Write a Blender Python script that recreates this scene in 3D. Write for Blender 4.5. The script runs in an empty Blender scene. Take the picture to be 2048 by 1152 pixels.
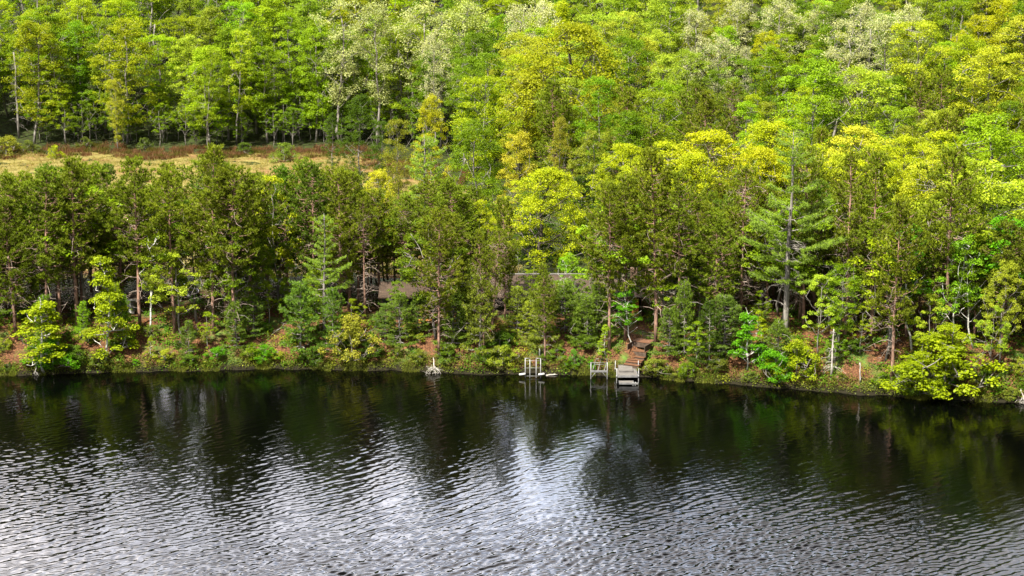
import bpy, math, random
import numpy as np
from mathutils import noise as mnoise, Vector

R = math.radians
rnd = random.Random(7)
rng = np.random.default_rng(11)
SC = bpy.context.scene
COL = SC.collection

# ------------------------------------------------------------------ camera
HC, PITCH, F = 46.0, R(13.0), 3980.0
cam = bpy.data.cameras.new('camera'); camo = bpy.data.objects.new('camera', cam); COL.objects.link(camo)
camo.location = (0, 0, HC); camo.rotation_euler = (R(90) - PITCH, 0, 0)
cam.sensor_width = 36; cam.lens = F / 2048 * 36; cam.clip_end = 3000; cam.clip_start = 1
SC.camera = camo

# ------------------------------------------------------------------ light
SUN_EL, SUN_AZ = R(56), R(215)          # azimuth: where the sun stands, clockwise from +Y
W = bpy.data.worlds.new('World'); SC.world = W; W.use_nodes = True
nt = W.node_tree; nt.nodes.clear()
def nd(t, typ, **kw):
    n = t.nodes.new(typ)
    for k, v in kw.items(): setattr(n, k, v)
    return n
wout = nd(nt, 'ShaderNodeOutputWorld'); bg = nd(nt, 'ShaderNodeBackground'); bg.inputs['Strength'].default_value = 0.08
sky = nd(nt, 'ShaderNodeTexSky'); sky.sky_type = 'NISHITA'; sky.sun_disc = False
sky.sun_elevation = SUN_EL; sky.sun_rotation = SUN_AZ; sky.air_density = 1.0; sky.dust_density = 1.5
tc = nd(nt, 'ShaderNodeTexCoord')
cn = nd(nt, 'ShaderNodeTexNoise'); cn.inputs['Scale'].default_value = 2.1; cn.inputs['Detail'].default_value = 7; cn.inputs['Roughness'].default_value = .55
mpw = nd(nt, 'ShaderNodeMapping'); mpw.inputs['Scale'].default_value = (1, 1, 2.2); mpw.inputs['Location'].default_value = (3.4, 1.1, .4)
cr = nd(nt, 'ShaderNodeValToRGB'); cr.color_ramp.elements[0].position = .33; cr.color_ramp.elements[1].position = .52
cn2 = nd(nt, 'ShaderNodeTexNoise'); cn2.inputs['Scale'].default_value = 4.5; cn2.inputs['Detail'].default_value = 6
ccol = nd(nt, 'ShaderNodeMixRGB'); ccol.inputs['Color1'].default_value = (3.3, 3.2, 3.4, 1); ccol.inputs['Color2'].default_value = (8.4, 7.8, 7.7, 1)
cmix = nd(nt, 'ShaderNodeMixRGB')
L = nt.links.new
L(tc.outputs['Generated'], mpw.inputs['Vector']); L(mpw.outputs[0], cn.inputs['Vector']); L(mpw.outputs[0], cn2.inputs['Vector'])
L(cn.outputs['Fac'], cr.inputs['Fac']); L(cn2.outputs['Fac'], ccol.inputs['Fac'])
L(cr.outputs['Color'], cmix.inputs['Fac']); L(sky.outputs['Color'], cmix.inputs['Color1']); L(ccol.outputs['Color'], cmix.inputs['Color2'])
# the cloud bank beyond the hill, opposite the sun, is the brightest part of the sky
sxyz = nd(nt, 'ShaderNodeSeparateXYZ'); L(tc.outputs['Generated'], sxyz.inputs[0])
mr = nd(nt, 'ShaderNodeMapRange', interpolation_type='SMOOTHSTEP'); mr.inputs['From Min'].default_value = .45; mr.inputs['From Max'].default_value = .8; mr.inputs['To Min'].default_value = 1.0; mr.inputs['To Max'].default_value = 7.8
L(sxyz.outputs['Y'], mr.inputs['Value'])
cbr = nd(nt, 'ShaderNodeVectorMath', operation='SCALE'); L(cmix.outputs['Color'], cbr.inputs[0]); L(mr.outputs[0], cbr.inputs['Scale'])
mrx = nd(nt, 'ShaderNodeMapRange', interpolation_type='SMOOTHSTEP'); mrx.inputs['From Min'].default_value = .0; mrx.inputs['From Max'].default_value = .26; mrx.inputs['To Min'].default_value = 1.0; mrx.inputs['To Max'].default_value = .45
L(sxyz.outputs['X'], mrx.inputs['Value']); mm_ = nd(nt, 'ShaderNodeMath', operation='MULTIPLY'); L(mr.outputs[0], mm_.inputs[0]); L(mrx.outputs[0], mm_.inputs[1]); L(mm_.outputs[0], cbr.inputs['Scale'])
L(cbr.outputs[0], bg.inputs['Color']); L(bg.outputs[0], wout.inputs['Surface'])

sl = bpy.data.lights.new('sun', 'SUN'); so = bpy.data.objects.new('sun', sl); COL.objects.link(so)
sl.energy = 5.0; sl.angle = R(1.0); sl.color = (1, .94, .80)
sd = Vector((math.sin(SUN_AZ) * math.cos(SUN_EL), math.cos(SUN_AZ) * math.cos(SUN_EL), math.sin(SUN_EL)))
so.rotation_euler = sd.to_track_quat('Z', 'Y').to_euler(); so.location = (-60, -60, 120)
SC.view_settings.view_transform = 'Standard'; SC.view_settings.look = 'None'
SC.view_settings.exposure = 1.5; SC.view_settings.gamma = 1.0
SC.cycles.max_bounces = 7; SC.cycles.diffuse_bounces = 3; SC.cycles.glossy_bounces = 3; SC.cycles.transmission_bounces = 4
SC.cycles.sample_clamp_indirect = 8
SC.cycles.caustics_reflective = False; SC.cycles.caustics_refractive = False

# ------------------------------------------------------------------ the lie of the land
SHX = [-60, -43, -31, -20, -14, -7, -3.5, 3, 9, 13, 20, 26, 33, 42, 60]
SHP = [748, 748, 742, 736, 738, 742, 748, 746, 752, 756, 770, 782, 794, 805, 815]   # shore rows seen in the photo at these distances across
SHY = [HC / math.tan(PITCH + math.atan((p - 576) / F)) for p in SHP]
_vals = {}
def n2(x, y, s, seed=0.0):
    return mnoise.noise(Vector((x * s + seed, y * s - seed, seed * 1.7)))
def shore(x):
    return float(np.interp(x, SHX, SHY)) + .6 * n2(x, 0, .35, 3.1) + .4 * n2(x, 0, 1.1, 5.0) + .2 * n2(x, 0, 2.6, 8.0)
def sstep(a, b, t):
    t = min(1, max(0, (t - a) / (b - a))); return t * t * (3 - 2 * t)
def marsh(x, y):
    """1 in the open marsh, 0 outside"""
    edge = -15 + 16 * sstep(262, 225, y) if y < 262 else -15 - 6 * sstep(262, 272, y)
    edge += 6 * n2(0, y, .09, 9.0) + 3 * n2(x, y, .2, 3.0)
    a = sstep(edge + 4, edge - 3, x)
    back = 270 + 3 * n2(x, 0, .05, 4.0) + 1.5 * n2(x, 0, .3, 4.5)
    b = sstep(188, 194, y) * sstep(back + 3, back - 3, y)
    return a * b
def terr(x, y):
    s = y - shore(x)
    if s < 0: return max(-2.5, .12 + s * .55)
    B = 3.15 + .5 * n2(x, 0, .05, 1.0)
    z = .12 + (B - .12) * (1 - (1 - min(1, s / 7.0)) ** 2.0)
    z += .22 * n2(x, y, .35, 2.0) * min(1, s / 1.5) + .09 * n2(x, y, 1.1, 6.0) * min(1, s)
    m = marsh(x, y)
    z = z * (1 - m) + 2.7 * m
    if y > 272: z += .24 * (y - 272) * sstep(272, 300, y)
    rs = sstep(0, 25, x)
    if y > 215: z += .13 * (y - 215) * rs * sstep(215, 250, y)
    return z
CP, SP = math.cos(PITCH), math.sin(PITCH)
def ray(px, py):
    u, v = (px - 1024) / F, (576 - py) / F
    return u, CP + v * SP, v * CP - SP
def atY(px, py, Y):
    dx, dy, dz = ray(px, py); t = Y / dy
    return dx * t, Y, HC + dz * t
def ground(px, py):
    dx, dy, dz = ray(px, py)
    t = 100.0
    while t < 400:
        if HC + dz * t <= max(0, terr(dx * t, dy * t)): break
        t += .1
    return dx * t, dy * t, terr(dx * t, dy * t)

# ------------------------------------------------------------------ mesh helpers
class MB:
    def __init__(self): self.v = []; self.q = []; self.t = []; self.n = 0; self.sm = []
    def add(self, V, Q=None, T=None):
        V = np.asarray(V, dtype=np.float32).reshape(-1, 3)
        if Q is not None and len(Q): self.q.append(np.asarray(Q, dtype=np.int32).reshape(-1, 4) + self.n)
        if T is not None and len(T): self.t.append(np.asarray(T, dtype=np.int32).reshape(-1, 3) + self.n)
        self.v.append(V); self.n += len(V)
    def tube(self, P, rad, sides=6, cap=True):
        P = np.asarray(P, dtype=float); n = len(P)
        rad = np.broadcast_to(np.asarray(rad, dtype=float), (n,))
        d = np.gradient(P, axis=0); d /= (np.linalg.norm(d, axis=1)[:, None] + 1e-9)
        ref = np.array([0, 0, 1.0]) if abs(d[:, 2]).mean() < .8 else np.array([1.0, 0, 0])
        a = np.cross(d, ref); a /= (np.linalg.norm(a, axis=1)[:, None] + 1e-9); b = np.cross(d, a)
        th = np.arange(sides) * 2 * np.pi / sides
        ring = (a[:, None, :] * np.cos(th)[None, :, None] + b[:, None, :] * np.sin(th)[None, :, None]) * rad[:, None, None] + P[:, None, :]
        V = ring.reshape(-1, 3); Q = []
        for i in range(n - 1):
            for k in range(sides):
                k2 = (k + 1) % sides
                Q.append((i * sides + k, (i + 1) * sides + k, (i + 1) * sides + k2, i * sides + k2))
        T = []
        if cap:
            V = np.vstack([V, P[-1:], P[:1]]); c = n * sides
            for k in range(sides):
                T.append(((n - 1) * sides + k, c, (n - 1) * sides + (k + 1) % sides))
                T.append((k, (k + 1) % sides, c + 1))
        self.add(V, Q, T)
    def box(self, x0, x1, y0, y1, z0, z1):
        V = [(x, y, z) for z in (z0, z1) for y in (y0, y1) for x in (x0, x1)]
        self.add(V, [(0, 2, 3, 1), (4, 5, 7, 6), (0, 1, 5, 4), (2, 6, 7, 3), (0, 4, 6, 2), (1, 3, 7, 5)])
    def leaves(self, C, D, N, Ln, Wd):
        C = np.asarray(C); D = np.asarray(D); N = np.asarray(N)
        S = np.cross(D, N); S /= (np.linalg.norm(S, axis=1)[:, None] + 1e-9)
        Ln = np.asarray(Ln)[:, None]; Wd = np.asarray(Wd)[:, None]
        n = len(C)
        V = np.stack([C - D * Ln * .5, C + S * Wd * .5 + D * Ln * .05, C + D * Ln * .5, C - S * Wd * .5 + D * Ln * .05], axis=1).reshape(-1, 3)
        Q = np.arange(n * 4).reshape(-1, 4)
        self.add(V, Q)
    def blades(self, C, D, Ln, Wd):
        n = len(C)
        r = rng.normal(size=(n, 3)); S = np.cross(D, r); S /= (np.linalg.norm(S, axis=1)[:, None] + 1e-9)
        V = np.stack([C - S * Wd[:, None] * .5, C + S * Wd[:, None] * .5, C + D * Ln[:, None]], axis=1).reshape(-1, 3)
        self.add(V, None, np.arange(n * 3).reshape(-1, 3))
    def mesh(self, name, mat, smooth=False, also=None, mat2=None):
        nq1 = sum(len(a) for a in self.q); nt1 = sum(len(a) for a in self.t)
        if also is not None:
            for a in also.q: self.q.append(a + self.n)
            for a in also.t: self.t.append(a + self.n)
            self.v += also.v; self.n += also.n
        me = bpy.data.meshes.new(name)
        V = np.vstack(self.v)
        q = np.vstack(self.q) if self.q else np.zeros((0, 4), np.int32)
        t = np.vstack(self.t) if self.t else np.zeros((0, 3), np.int32)
        me.vertices.add(len(V)); me.vertices.foreach_set('co', V.astype(np.float32).ravel())
        me.loops.add(q.size + t.size); me.loops.foreach_set('vertex_index', np.concatenate([q.ravel(), t.ravel()]).astype(np.int32))
        me.polygons.add(len(q) + len(t))
        st = np.concatenate([np.arange(len(q)) * 4, q.size + np.arange(len(t)) * 3]).astype(np.int32)
        me.polygons.foreach_set('loop_start', st)
        me.polygons.foreach_set('use_smooth', np.full(len(st), smooth))
        me.update(calc_edges=True)
        me.materials.append(mat)
        if mat2 is not None:
            me.materials.append(mat2); mi = np.zeros(len(st), np.int32); mi[nq1:len(q)] = 1; mi[len(q) + nt1:] = 1
            me.polygons.foreach_set('material_index', mi)
        return me

def obj(name, me, parent=None, loc=None, color=None):
    o = bpy.data.objects.new(name, me); COL.objects.link(o)
    if parent: o.parent = parent
    if loc: o.location = loc
    if color: o.color = (*color, 1)
    return o
def tag(o, label=None, cat=None, group=None, kind=None):
    if label: o['label'] = label
    if cat: o['category'] = cat
    if group: o['group'] = group
    if kind: o['kind'] = kind
    return o
def thing(name, label, cat, loc=(0, 0, 0), rz=0, group=None):
    o = bpy.data.objects.new(name, None); COL.objects.link(o); o.empty_display_size = .3
    o.location = loc; o.rotation_euler = (0, 0, rz)
    return tag(o, label, cat, group)

# ------------------------------------------------------------------ materials
def mat_new(name):
    m = bpy.data.materials.new(name); m.use_nodes = True; m.node_tree.nodes.clear(); return m, m.node_tree
def leaf_mat(name, trans=.45, vary=.55, dark=(.55, .7, .5), light=(1.5, 1.25, 1.05), rough=.5, gloss=.06, clump=.9):
    m, t = mat_new(name); Lk = t.links.new
    oi = nd(t, 'ShaderNodeObjectInfo'); geo = nd(t, 'ShaderNodeNewGeometry'); tcn = nd(t, 'ShaderNodeTexCoord')
    no = nd(t, 'ShaderNodeTexNoise'); no.inputs['Scale'].default_value = clump; no.inputs['Detail'].default_value = 2
    Lk(tcn.outputs['Object'], no.inputs['Vector'])
    a = nd(t, 'ShaderNodeMath', operation='MULTIPLY'); a.inputs[1].default_value = .42; Lk(geo.outputs['Random Per Island'], a.inputs[0])
    b = nd(t, 'ShaderNodeMath', operation='MULTIPLY_ADD'); b.inputs[1].default_value = 1.2; b.inputs[2].default_value = -.30; Lk(no.outputs['Fac'], b.inputs[0])
    c = nd(t, 'ShaderNodeMath', operation='ADD', use_clamp=True); Lk(a.outputs[0], c.inputs[0]); Lk(b.outputs[0], c.inputs[1])
    mx = nd(t, 'ShaderNodeMixRGB'); mx.inputs['Color1'].default_value = (*dark, 1); mx.inputs['Color2'].default_value = (*light, 1); Lk(c.outputs[0], mx.inputs['Fac'])
    mu = nd(t, 'ShaderNodeMixRGB', blend_type='MULTIPLY'); mu.inputs['Fac'].default_value = 1; Lk(oi.outputs['Color'], mu.inputs['Color1']); Lk(mx.outputs[0], mu.inputs['Color2'])
    df = nd(t, 'ShaderNodeBsdfDiffuse'); Lk(mu.outputs[0], df.inputs['Color'])
    tr = nd(t, 'ShaderNodeBsdfTranslucent')
    tw = nd(t, 'ShaderNodeMixRGB', blend_type='MULTIPLY'); tw.inputs['Fac'].default_value = 1; tw.inputs['Color2'].default_value = (1.1, 1.15, .45, 1)
    Lk(mu.outputs[0], tw.inputs['Color1']); Lk(tw.outputs[0], tr.inputs['Color'])
    ms = nd(t, 'ShaderNodeMixShader'); ms.inputs[0].default_value = trans; Lk(df.outputs[0], ms.inputs[1]); Lk(tr.outputs[0], ms.inputs[2])
    gl = nd(t, 'ShaderNodeBsdfGlossy'); gl.inputs['Roughness'].default_value = rough; gl.inputs['Color'].default_value = (.9, .95, .9, 1)
    m2 = nd(t, 'ShaderNodeMixShader'); m2.inputs[0].default_value = gloss; Lk(ms.outputs[0], m2.inputs[1]); Lk(gl.outputs[0], m2.inputs[2])
    o = nd(t, 'ShaderNodeOutputMaterial'); Lk(m2.outputs[0], o.inputs['Surface'])
    return m
def pmat(name, c1, c2=None, scale=4, stretch=(1, 1, 1), rough=.85, detail=6, bump=.0, metal=0, lo=.35, hi=.65, spec=.3, extra=None):
    m, t = mat_new(name); Lk = t.links.new
    p = nd(t, 'ShaderNodeBsdfPrincipled'); p.inputs['Roughness'].default_value = rough; p.inputs['Metallic'].default_value = metal
    p.inputs['Specular IOR Level'].default_value = spec
    tcn = nd(t, 'ShaderNodeTexCoord'); mp = nd(t, 'ShaderNodeMapping'); mp.inputs['Scale'].default_value = stretch
    no = nd(t, 'ShaderNodeTexNoise'); no.inputs['Scale'].default_value = scale; no.inputs['Detail'].default_value = detail
    Lk(tcn.outputs['Object'], mp.inputs['Vector']); Lk(mp.outputs[0], no.inputs['Vector'])
    rp = nd(t, 'ShaderNodeValToRGB'); rp.color_ramp.elements[0].position = lo; rp.color_ramp.elements[1].position = hi
    rp.color_ramp.elements[0].color = (*c1, 1); rp.color_ramp.elements[1].color = (*(c2 or c1), 1)
    Lk(no.outputs['Fac'], rp.inputs['Fac']); Lk(rp.outputs[0], p.inputs['Base Color'])
    if bump:
        bu = nd(t, 'ShaderNodeBump'); bu.inputs['Strength'].default_value = bump; bu.inputs['Distance'].default_value = .05
        Lk(no.outputs['Fac'], bu.inputs['Height']); Lk(bu.outputs[0], p.inputs['Normal'])
    o = nd(t, 'ShaderNodeOutputMaterial'); Lk(p.outputs[0], o.inputs['Surface'])
    return m
M_LEAF = leaf_mat('leaf', trans=.42, dark=(.47, .56, .25), light=(1.5, 1.38, .6), gloss=.008, clump=.9)
M_NEEDLE = leaf_mat('needle', trans=.3, dark=(.36, .47, .35), light=(1.9, 1.75, .8), gloss=.01, clump=2.0)
M_REDBARK = pmat('red_pine_bark', (.10, .06, .045), (.36, .215, .16), 5, (1, 1, .35), bump=.6)
M_GREYBARK = pmat('grey_bark', (.09, .08, .07), (.27, .25, .225), 4, (1, 1, .3), bump=.6)
M_DARKBARK = pmat('dark_bark', (.04, .033, .028), (.12, .1, .085), 4, (1, 1, .3), bump=.6)
M_WHITEBARK = pmat('white_bark', (.12, .11, .10), (.55, .54, .5), 5, (.6, .6, 3), lo=.36, hi=.48)
M_DEADWOOD = pmat('dead_wood', (.22, .2, .18), (.5, .47, .43), 6, (1, 1, .3))
M_DEADTWIG = pmat('dead_twig', (.20, .15, .125), (.42, .34, .29), 3)

# ------------------------------------------------------------------ tree builders (all return (trunk mesh, crown mesh), natural height known)
def unit(v): return v / (np.linalg.norm(v, axis=-1, keepdims=True) + 1e-9)
def curve(a, b, sag, n=5, jit=.0):
    a = np.asarray(a, float); b = np.asarray(b, float)
    t = np.linspace(0, 1, n)[:, None]
    P = a + (b - a) * t; P[:, 2] += sag * np.sin(np.pi * t[:, 0])
    if jit: P[1:-1] += rng.normal(size=(n - 2, 3)) * jit
    return P
def clump_leaves(mb, C, rc, n, leaf, flat=.42, up=.75):
    """C: (k,3) clump centres; n leaves for each"""
    k = len(C)
    g = rng.normal(size=(k * n, 3)); g = unit(g) * (rng.random((k * n, 1)) ** .45)
    rr = np.repeat(np.asarray(rc), n)[:, None]
    P = np.repeat(C, n, axis=0) + g * rr * np.array([1, 1, flat])
    # leaf sprays droop at the rim of the clump
    P[:, 2] -= (g[:, 0] ** 2 + g[:, 1] ** 2) * rr[:, 0] * .22
    N = unit(np.array([0, 0, up]) + rng.normal(size=P.shape) * .42 + g * .35)
    D = unit(np.cross(N, rng.normal(size=P.shape)))
    s = leaf * rng.uniform(.65, 1.3, len(P))
    mb.leaves(P, D, N, s, s * .72)
def broadleaf(seed, H=12, base=.3, Rm=3.2, nclump=80, per=70, leaf=.2, tr=.16, rc=(.5, .95), bark=None, open_=0.0, shape='round', flat=.42, lean=0, dense_top=False, twigs=True):
    global rng
    rng = np.random.default_rng(seed)
    T = MB(); Cw = MB()
    zt = np.linspace(0, H * .86, 9); wob = np.cumsum(rng.normal(size=(9, 2)) * .012 * H, axis=0); wob[0] = 0
    wob += np.outer(zt / H, [lean * math.cos(seed), lean * math.sin(seed)])
    TP = np.column_stack([wob, zt]); T.tube(TP, tr * (1 - .82 * zt / H) + .01, 8)
    def tp(z): return np.array([np.interp(z, zt, TP[:, 0]), np.interp(z, zt, TP[:, 1]), z])
    def prof(t):
        if shape == 'round': return math.sin(math.pi * min(1, max(.02, (t * .86 + .12)))) ** .6
        if shape == 'narrow': return .35 + .65 * math.sin(math.pi * min(1, max(0, t * .9 + .05))) ** .8
        if shape == 'vase': return (.25 + .75 * t ** .7) * (1 if t < .75 else math.sqrt(max(.05, 1 - ((t - .75) / .27) ** 2)))
        if shape == 'cone': return (1.0 - .85 * t) * (1 if t > .12 else .6 + 3.3 * t)
        return 1
    ph = rng.random(4) * 6.28
    limbs = []
    K = int(7 + H * .5)
    for i in range(K):
        t = (i + rng.random()) / K; z1 = H * (base + (1 - base) * min(.93, t)); az = i * 2.4 + rng.normal() * .4
        lob = 1 + .22 * math.sin(2 * az + ph[0]) + .16 * math.sin(3 * az + ph[1])
        r = Rm * prof(t) * lob * .8
        z0 = max(H * base * .75, z1 - r * (.75 if shape != 'cone' else .25) - .2)
        z0 = min(z0, H * .84)
        a = tp(z0); b = tp(min(z1, H * .86)) * [1, 1, 0] + np.array([r * math.cos(az), r * math.sin(az), z1])
        P = curve(a, b, r * (-.08 if shape != 'cone' else .05), 6, r * .035); limbs.append(P)
        T.tube(P, np.linspace(tr * .42 * (1 - .6 * z0 / H), .018, 6), 5)
    LP = np.vstack(limbs)
    C = []
    tries = 0
    while len(C) < nclump and tries < nclump * 8:
        tries += 1
        t = rng.random() ** (.8 if not dense_top else .55); az = rng.random() * 6.283
        lob = 1 + .22 * math.sin(2 * az + ph[0]) + .16 * math.sin(3 * az + ph[1]) + .1 * math.sin(5 * az + ph[2] + 4 * t)
        r = Rm * prof(t) * lob * (rng.random() ** .38)
        z = H * (base + (1 - base) * t)
        if open_ and mnoise.noise(Vector((r * math.cos(az) * .55 + seed, r * math.sin(az) * .55, z * .55))) < -.25 + open_: continue
        c = tp(min(z, H * .86)) * [1, 1, 0] + np.array([r * math.cos(az), r * math.sin(az), z - .05 * H * (r / Rm) ** 2])
        C.append(c)
        if twigs:
            j = np.argmin(((LP - c) ** 2).sum(1) + (LP[:, 2] > c[2]) * 1.0)
            T.tube(curve(LP[j], c, -.05, 3, .04), np.linspace(.03, .008, 3), 3, cap=False)
    C = np.array(C)
    clump_leaves(Cw, C, rng.uniform(rc[0], rc[1], len(C)), per, leaf, flat)
    return T.mesh('trunk', bark or M_GREYBARK, True), Cw.mesh('crown', M_LEAF), H
def tufts(mb, C, U, per, ln, wd, spread=.9):
    k = len(C)
    g = rng.normal(size=(k * per, 3))
    D = unit(np.repeat(U, per, axis=0) * (1.0 / spread) + unit(g) * 1.0)
    mb.blades(np.repeat(C, per, axis=0) - D * ln * .15, D, rng.uniform(.7, 1.2, k * per) * ln, np.full(k * per, wd))
def red_pine(seed, H=16, base=.42, Rm=2.3, tr=.17, per=10, ln=.34, wd=.10, dens=1.5, dead=16):
    global rng
    rng = np.random.default_rng(seed)
    T = MB(); Cw = MB(); Db = MB()
    zt = np.linspace(0, H * .985, 10); wob = np.cumsum(rng.normal(size=(10, 2)) * .03, axis=0)
    wob += np.outer((zt / H) ** 2, rng.normal(size=2) * .35); wob -= wob[0]
    TP = np.column_stack([wob, zt]); T.tube(TP, tr * (1 - .9 * (zt / H) ** 1.2) + .012, 8)
    tp = lambda z: np.array([np.interp(z, zt, TP[:, 0]), np.interp(z, zt, TP[:, 1]), z])
    z = H * base; w = 0; TC = []; TU = []
    LK = rng.random(6) * 6.28
    while z < H * .975:
        t = (z - H * base) / (H * (1 - base))
        r0 = Rm * (.5 + .5 * min(1, t / .35)) * (1 - t ** 2.0 * .86) * (1 + .22 * math.sin(t * 13 + LK[0]))
        nb = int(rng.integers(3, 6))
        for b in range(nb):
            if rng.random() < .1: continue
            az = w * 1.1 + b * 2 * math.pi / nb + rng.normal() * .25
            r = r0 * rng.uniform(.5, 1.25) * (1 + .25 * math.sin(2 * az + LK[1] + t * 4))
            a = tp(z); dz = r * (.05 + .5 * t) + .1 * r
            e = a + np.array([r * math.cos(az), r * math.sin(az), dz])
            P = curve(a, e, -r * .12, 6, r * .04); T.tube(P, np.linspace(.045 * (1 - .5 * t), .012, 6), 4, cap=False)
            out = np.array([math.cos(az), math.sin(az), 0]); side = np.array([-math.sin(az), math.cos(az), 0])
            ns = max(2, int(r * 2.6))
            for k in range(ns):
                s0 = .35 + .65 * (k + rng.random()) / ns; sg = rng.choice([-1, 1])
                o_ = np.array([np.interp(s0, np.linspace(0, 1, 6), P[:, i]) for i in range(3)])
                ll = r * .22 * (1.3 - s0) + .16
                e2 = o_ + side * sg * ll * rng.uniform(.3, 1) + out * ll * .8 + np.array([0, 0, rng.uniform(.1, .4)])
                T.tube(np.array([o_, e2]), [.016, .008], 3, cap=False)
                m = int(2 + dens * 2); q = e2 + rng.normal(size=(m, 3)) * [.17, .17, .13]
                TC.append(q); TU.append(unit(np.array([math.cos(az) * .35, math.sin(az) * .35, 1.0]) + rng.normal(size=(m, 3)) * .22))
        z += rng.uniform(.36, .58) * (1 - .3 * t); w += 1
    n = 10; TC.append(tp(H * .97) + rng.normal(size=(n, 3)) * [.15, .15, .3]); TU.append(np.tile([0, 0, 1.0], (n, 1)))
    tufts(Cw, np.vstack(TC), np.vstack(TU), per, ln, wd)
    for i in range(int(dead * 1.7)):
        z0 = H * rng.uniform(.12, base + .35); az = rng.random() * 6.28; r = rng.uniform(.6, 2.7)
        a = tp(z0); e = a + np.array([r * math.cos(az), r * math.sin(az), rng.uniform(-.6, .3) * r])
        P = curve(a, e, .16 * r, 5, .07); Db.tube(P, np.linspace(.032, .009, 5), 3, cap=False)
        for _ in range(3):
            f = P[rng.integers(1, 5)]; Db.tube(curve(f, f + rng.normal(size=3) * [.4, .4, .28], 0, 3), [.016, .011, .006], 3, cap=False)
    me = T.mesh('trunk', M_REDBARK, True, also=Db, mat2=M_DEADTWIG)
    return me, Cw.mesh('crown', M_NEEDLE), H
def white_pine(seed, H=17, base=.28, Rm=4.2, tr=.26, per=10, ln=.3, wd=.055, gap=1.05, bark=None, dead=8):
    global rng
    rng = np.random.default_rng(seed)
    T = MB(); Cw = MB()
    zt = np.linspace(0, H, 10); wob = np.cumsum(rng.normal(size=(10, 2)) * .05, axis=0); wob -= wob[0]
    TP = np.column_stack([wob, zt]); T.tube(TP, tr * (1 - .93 * (zt / H)) + .012, 8)
    tp = lambda z: np.array([np.interp(z, zt, TP[:, 0]), np.interp(z, zt, TP[:, 1]), z])
    z = H * base; w = 0; TC = []; TU = []
    while z < H * .98:
        t = (z - H * base) / (H * (1 - base))
        r0 = Rm * (.75 + .25 * math.sin(t * 9 + seed)) * (1 - t) ** .62 + .25
        nb = int(rng.integers(4, 7))
        for b in range(nb):
            az = w * 1.3 + b * 2 * math.pi / nb + rng.normal() * .3; r = r0 * rng.uniform(.5, 1.15)
            a = tp(z); e = a + np.array([r * math.cos(az), r * math.sin(az), r * (.1 + .5 * t)])
            P = curve(a, e, -r * .09, 7, r * .025); T.tube(P, np.linspace(.07 * (1 - .75 * t), .012, 7), 4, cap=False)
            out = np.array([math.cos(az), math.sin(az), 0]); side = np.array([-math.sin(az), math.cos(az), 0])
            ns = max(3, int(r * 4.2))
            for j in range(ns):
                s0 = .38 + .62 * (j + rng.random()) / ns; sg = 1 if j % 2 else -1
                o_ = np.array([np.interp(s0, np.linspace(0, 1, 7), P[:, i]) for i in range(3)])
                ll = r * .34 * (1.25 - s0) + .25
                e2 = o_ + side * sg * ll * .75 + out * ll * .75 + np.array([0, 0, .12 * ll])
                T.tube(np.array([o_, e2]), [.014, .006], 3, cap=False)
                m = max(4, int(ll * 11)); s = rng.uniform(.1, 1.05, m)[:, None]
                q = o_ + (e2 - o_) * s + rng.normal(size=(m, 3)) * [.1, .1, .05]
                TC.append(q); TU.append(unit(out * .8 + side * sg * .4 + np.array([0, 0, .55]) + rng.normal(size=(m, 3)) * .25))
        z += gap * rng.uniform(.6, 1.1) * (1 - .55 * t); w += 1
    tufts(Cw, np.vstack(TC), np.vstack(TU), per, ln, wd, spread=1.0)
    for i in range(dead):
        z0 = H * rng.uniform(.15, .7); az = rng.random() * 6.28; r = rng.uniform(.8, 2.6)
        a = tp(z0); e = a + np.array([r * math.cos(az), r * math.sin(az), rng.uniform(-.5, .1) * r])
        P = curve(a, e, .2 * r, 5, .08); T.tube(P, np.linspace(.04, .008, 5), 4, cap=False)
        for _ in range(4):
            f = P[rng.integers(1, 5)]; T.tube(curve(f, f + rng.normal(size=3) * [.45, .45, .3], 0, 3), [.018, .012, .005], 3, cap=False)
    return T.mesh('trunk', bark or M_GREYBARK, True), Cw.mesh('crown', M_NEEDLE), H

PR = {}
def P_(k, v): PR.setdefault(k, []).append(v)
for i in range(9): P_('red', red_pine(100 + i, H=15 + (i % 6) * .5, base=[.25, .33, .4, .2, .3, .42, .5, .28, .36][i], Rm=[2.9, 2.5, 3.2, 3.3, 2.6, 3.0, 2.6, 3.6, 2.1][i], dens=[1.5, 1.5, 1.5, 1.5, 1.5, 1.5, .8, 1.0, .6][i], dead=[16, 14, 18, 12, 20, 26, 40, 22, 36][i]))
for i in range(3): P_('white', white_pine(200 + i, H=16 + i, base=[.25, .3, .2][i], Rm=[4.0, 4.6, 3.8][i], gap=1.5))
P_('giant', white_pine(231, H=20, base=.30, Rm=6.2, tr=.33, gap=1.9, dead=34))
P_('ypine', white_pine(241, H=7, base=.1, Rm=2.3, tr=.1, gap=.7, dead=3)); P_('ypine', white_pine(242, H=6, base=.08, Rm=2.0, tr=.09, gap=.6, dead=2))
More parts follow.
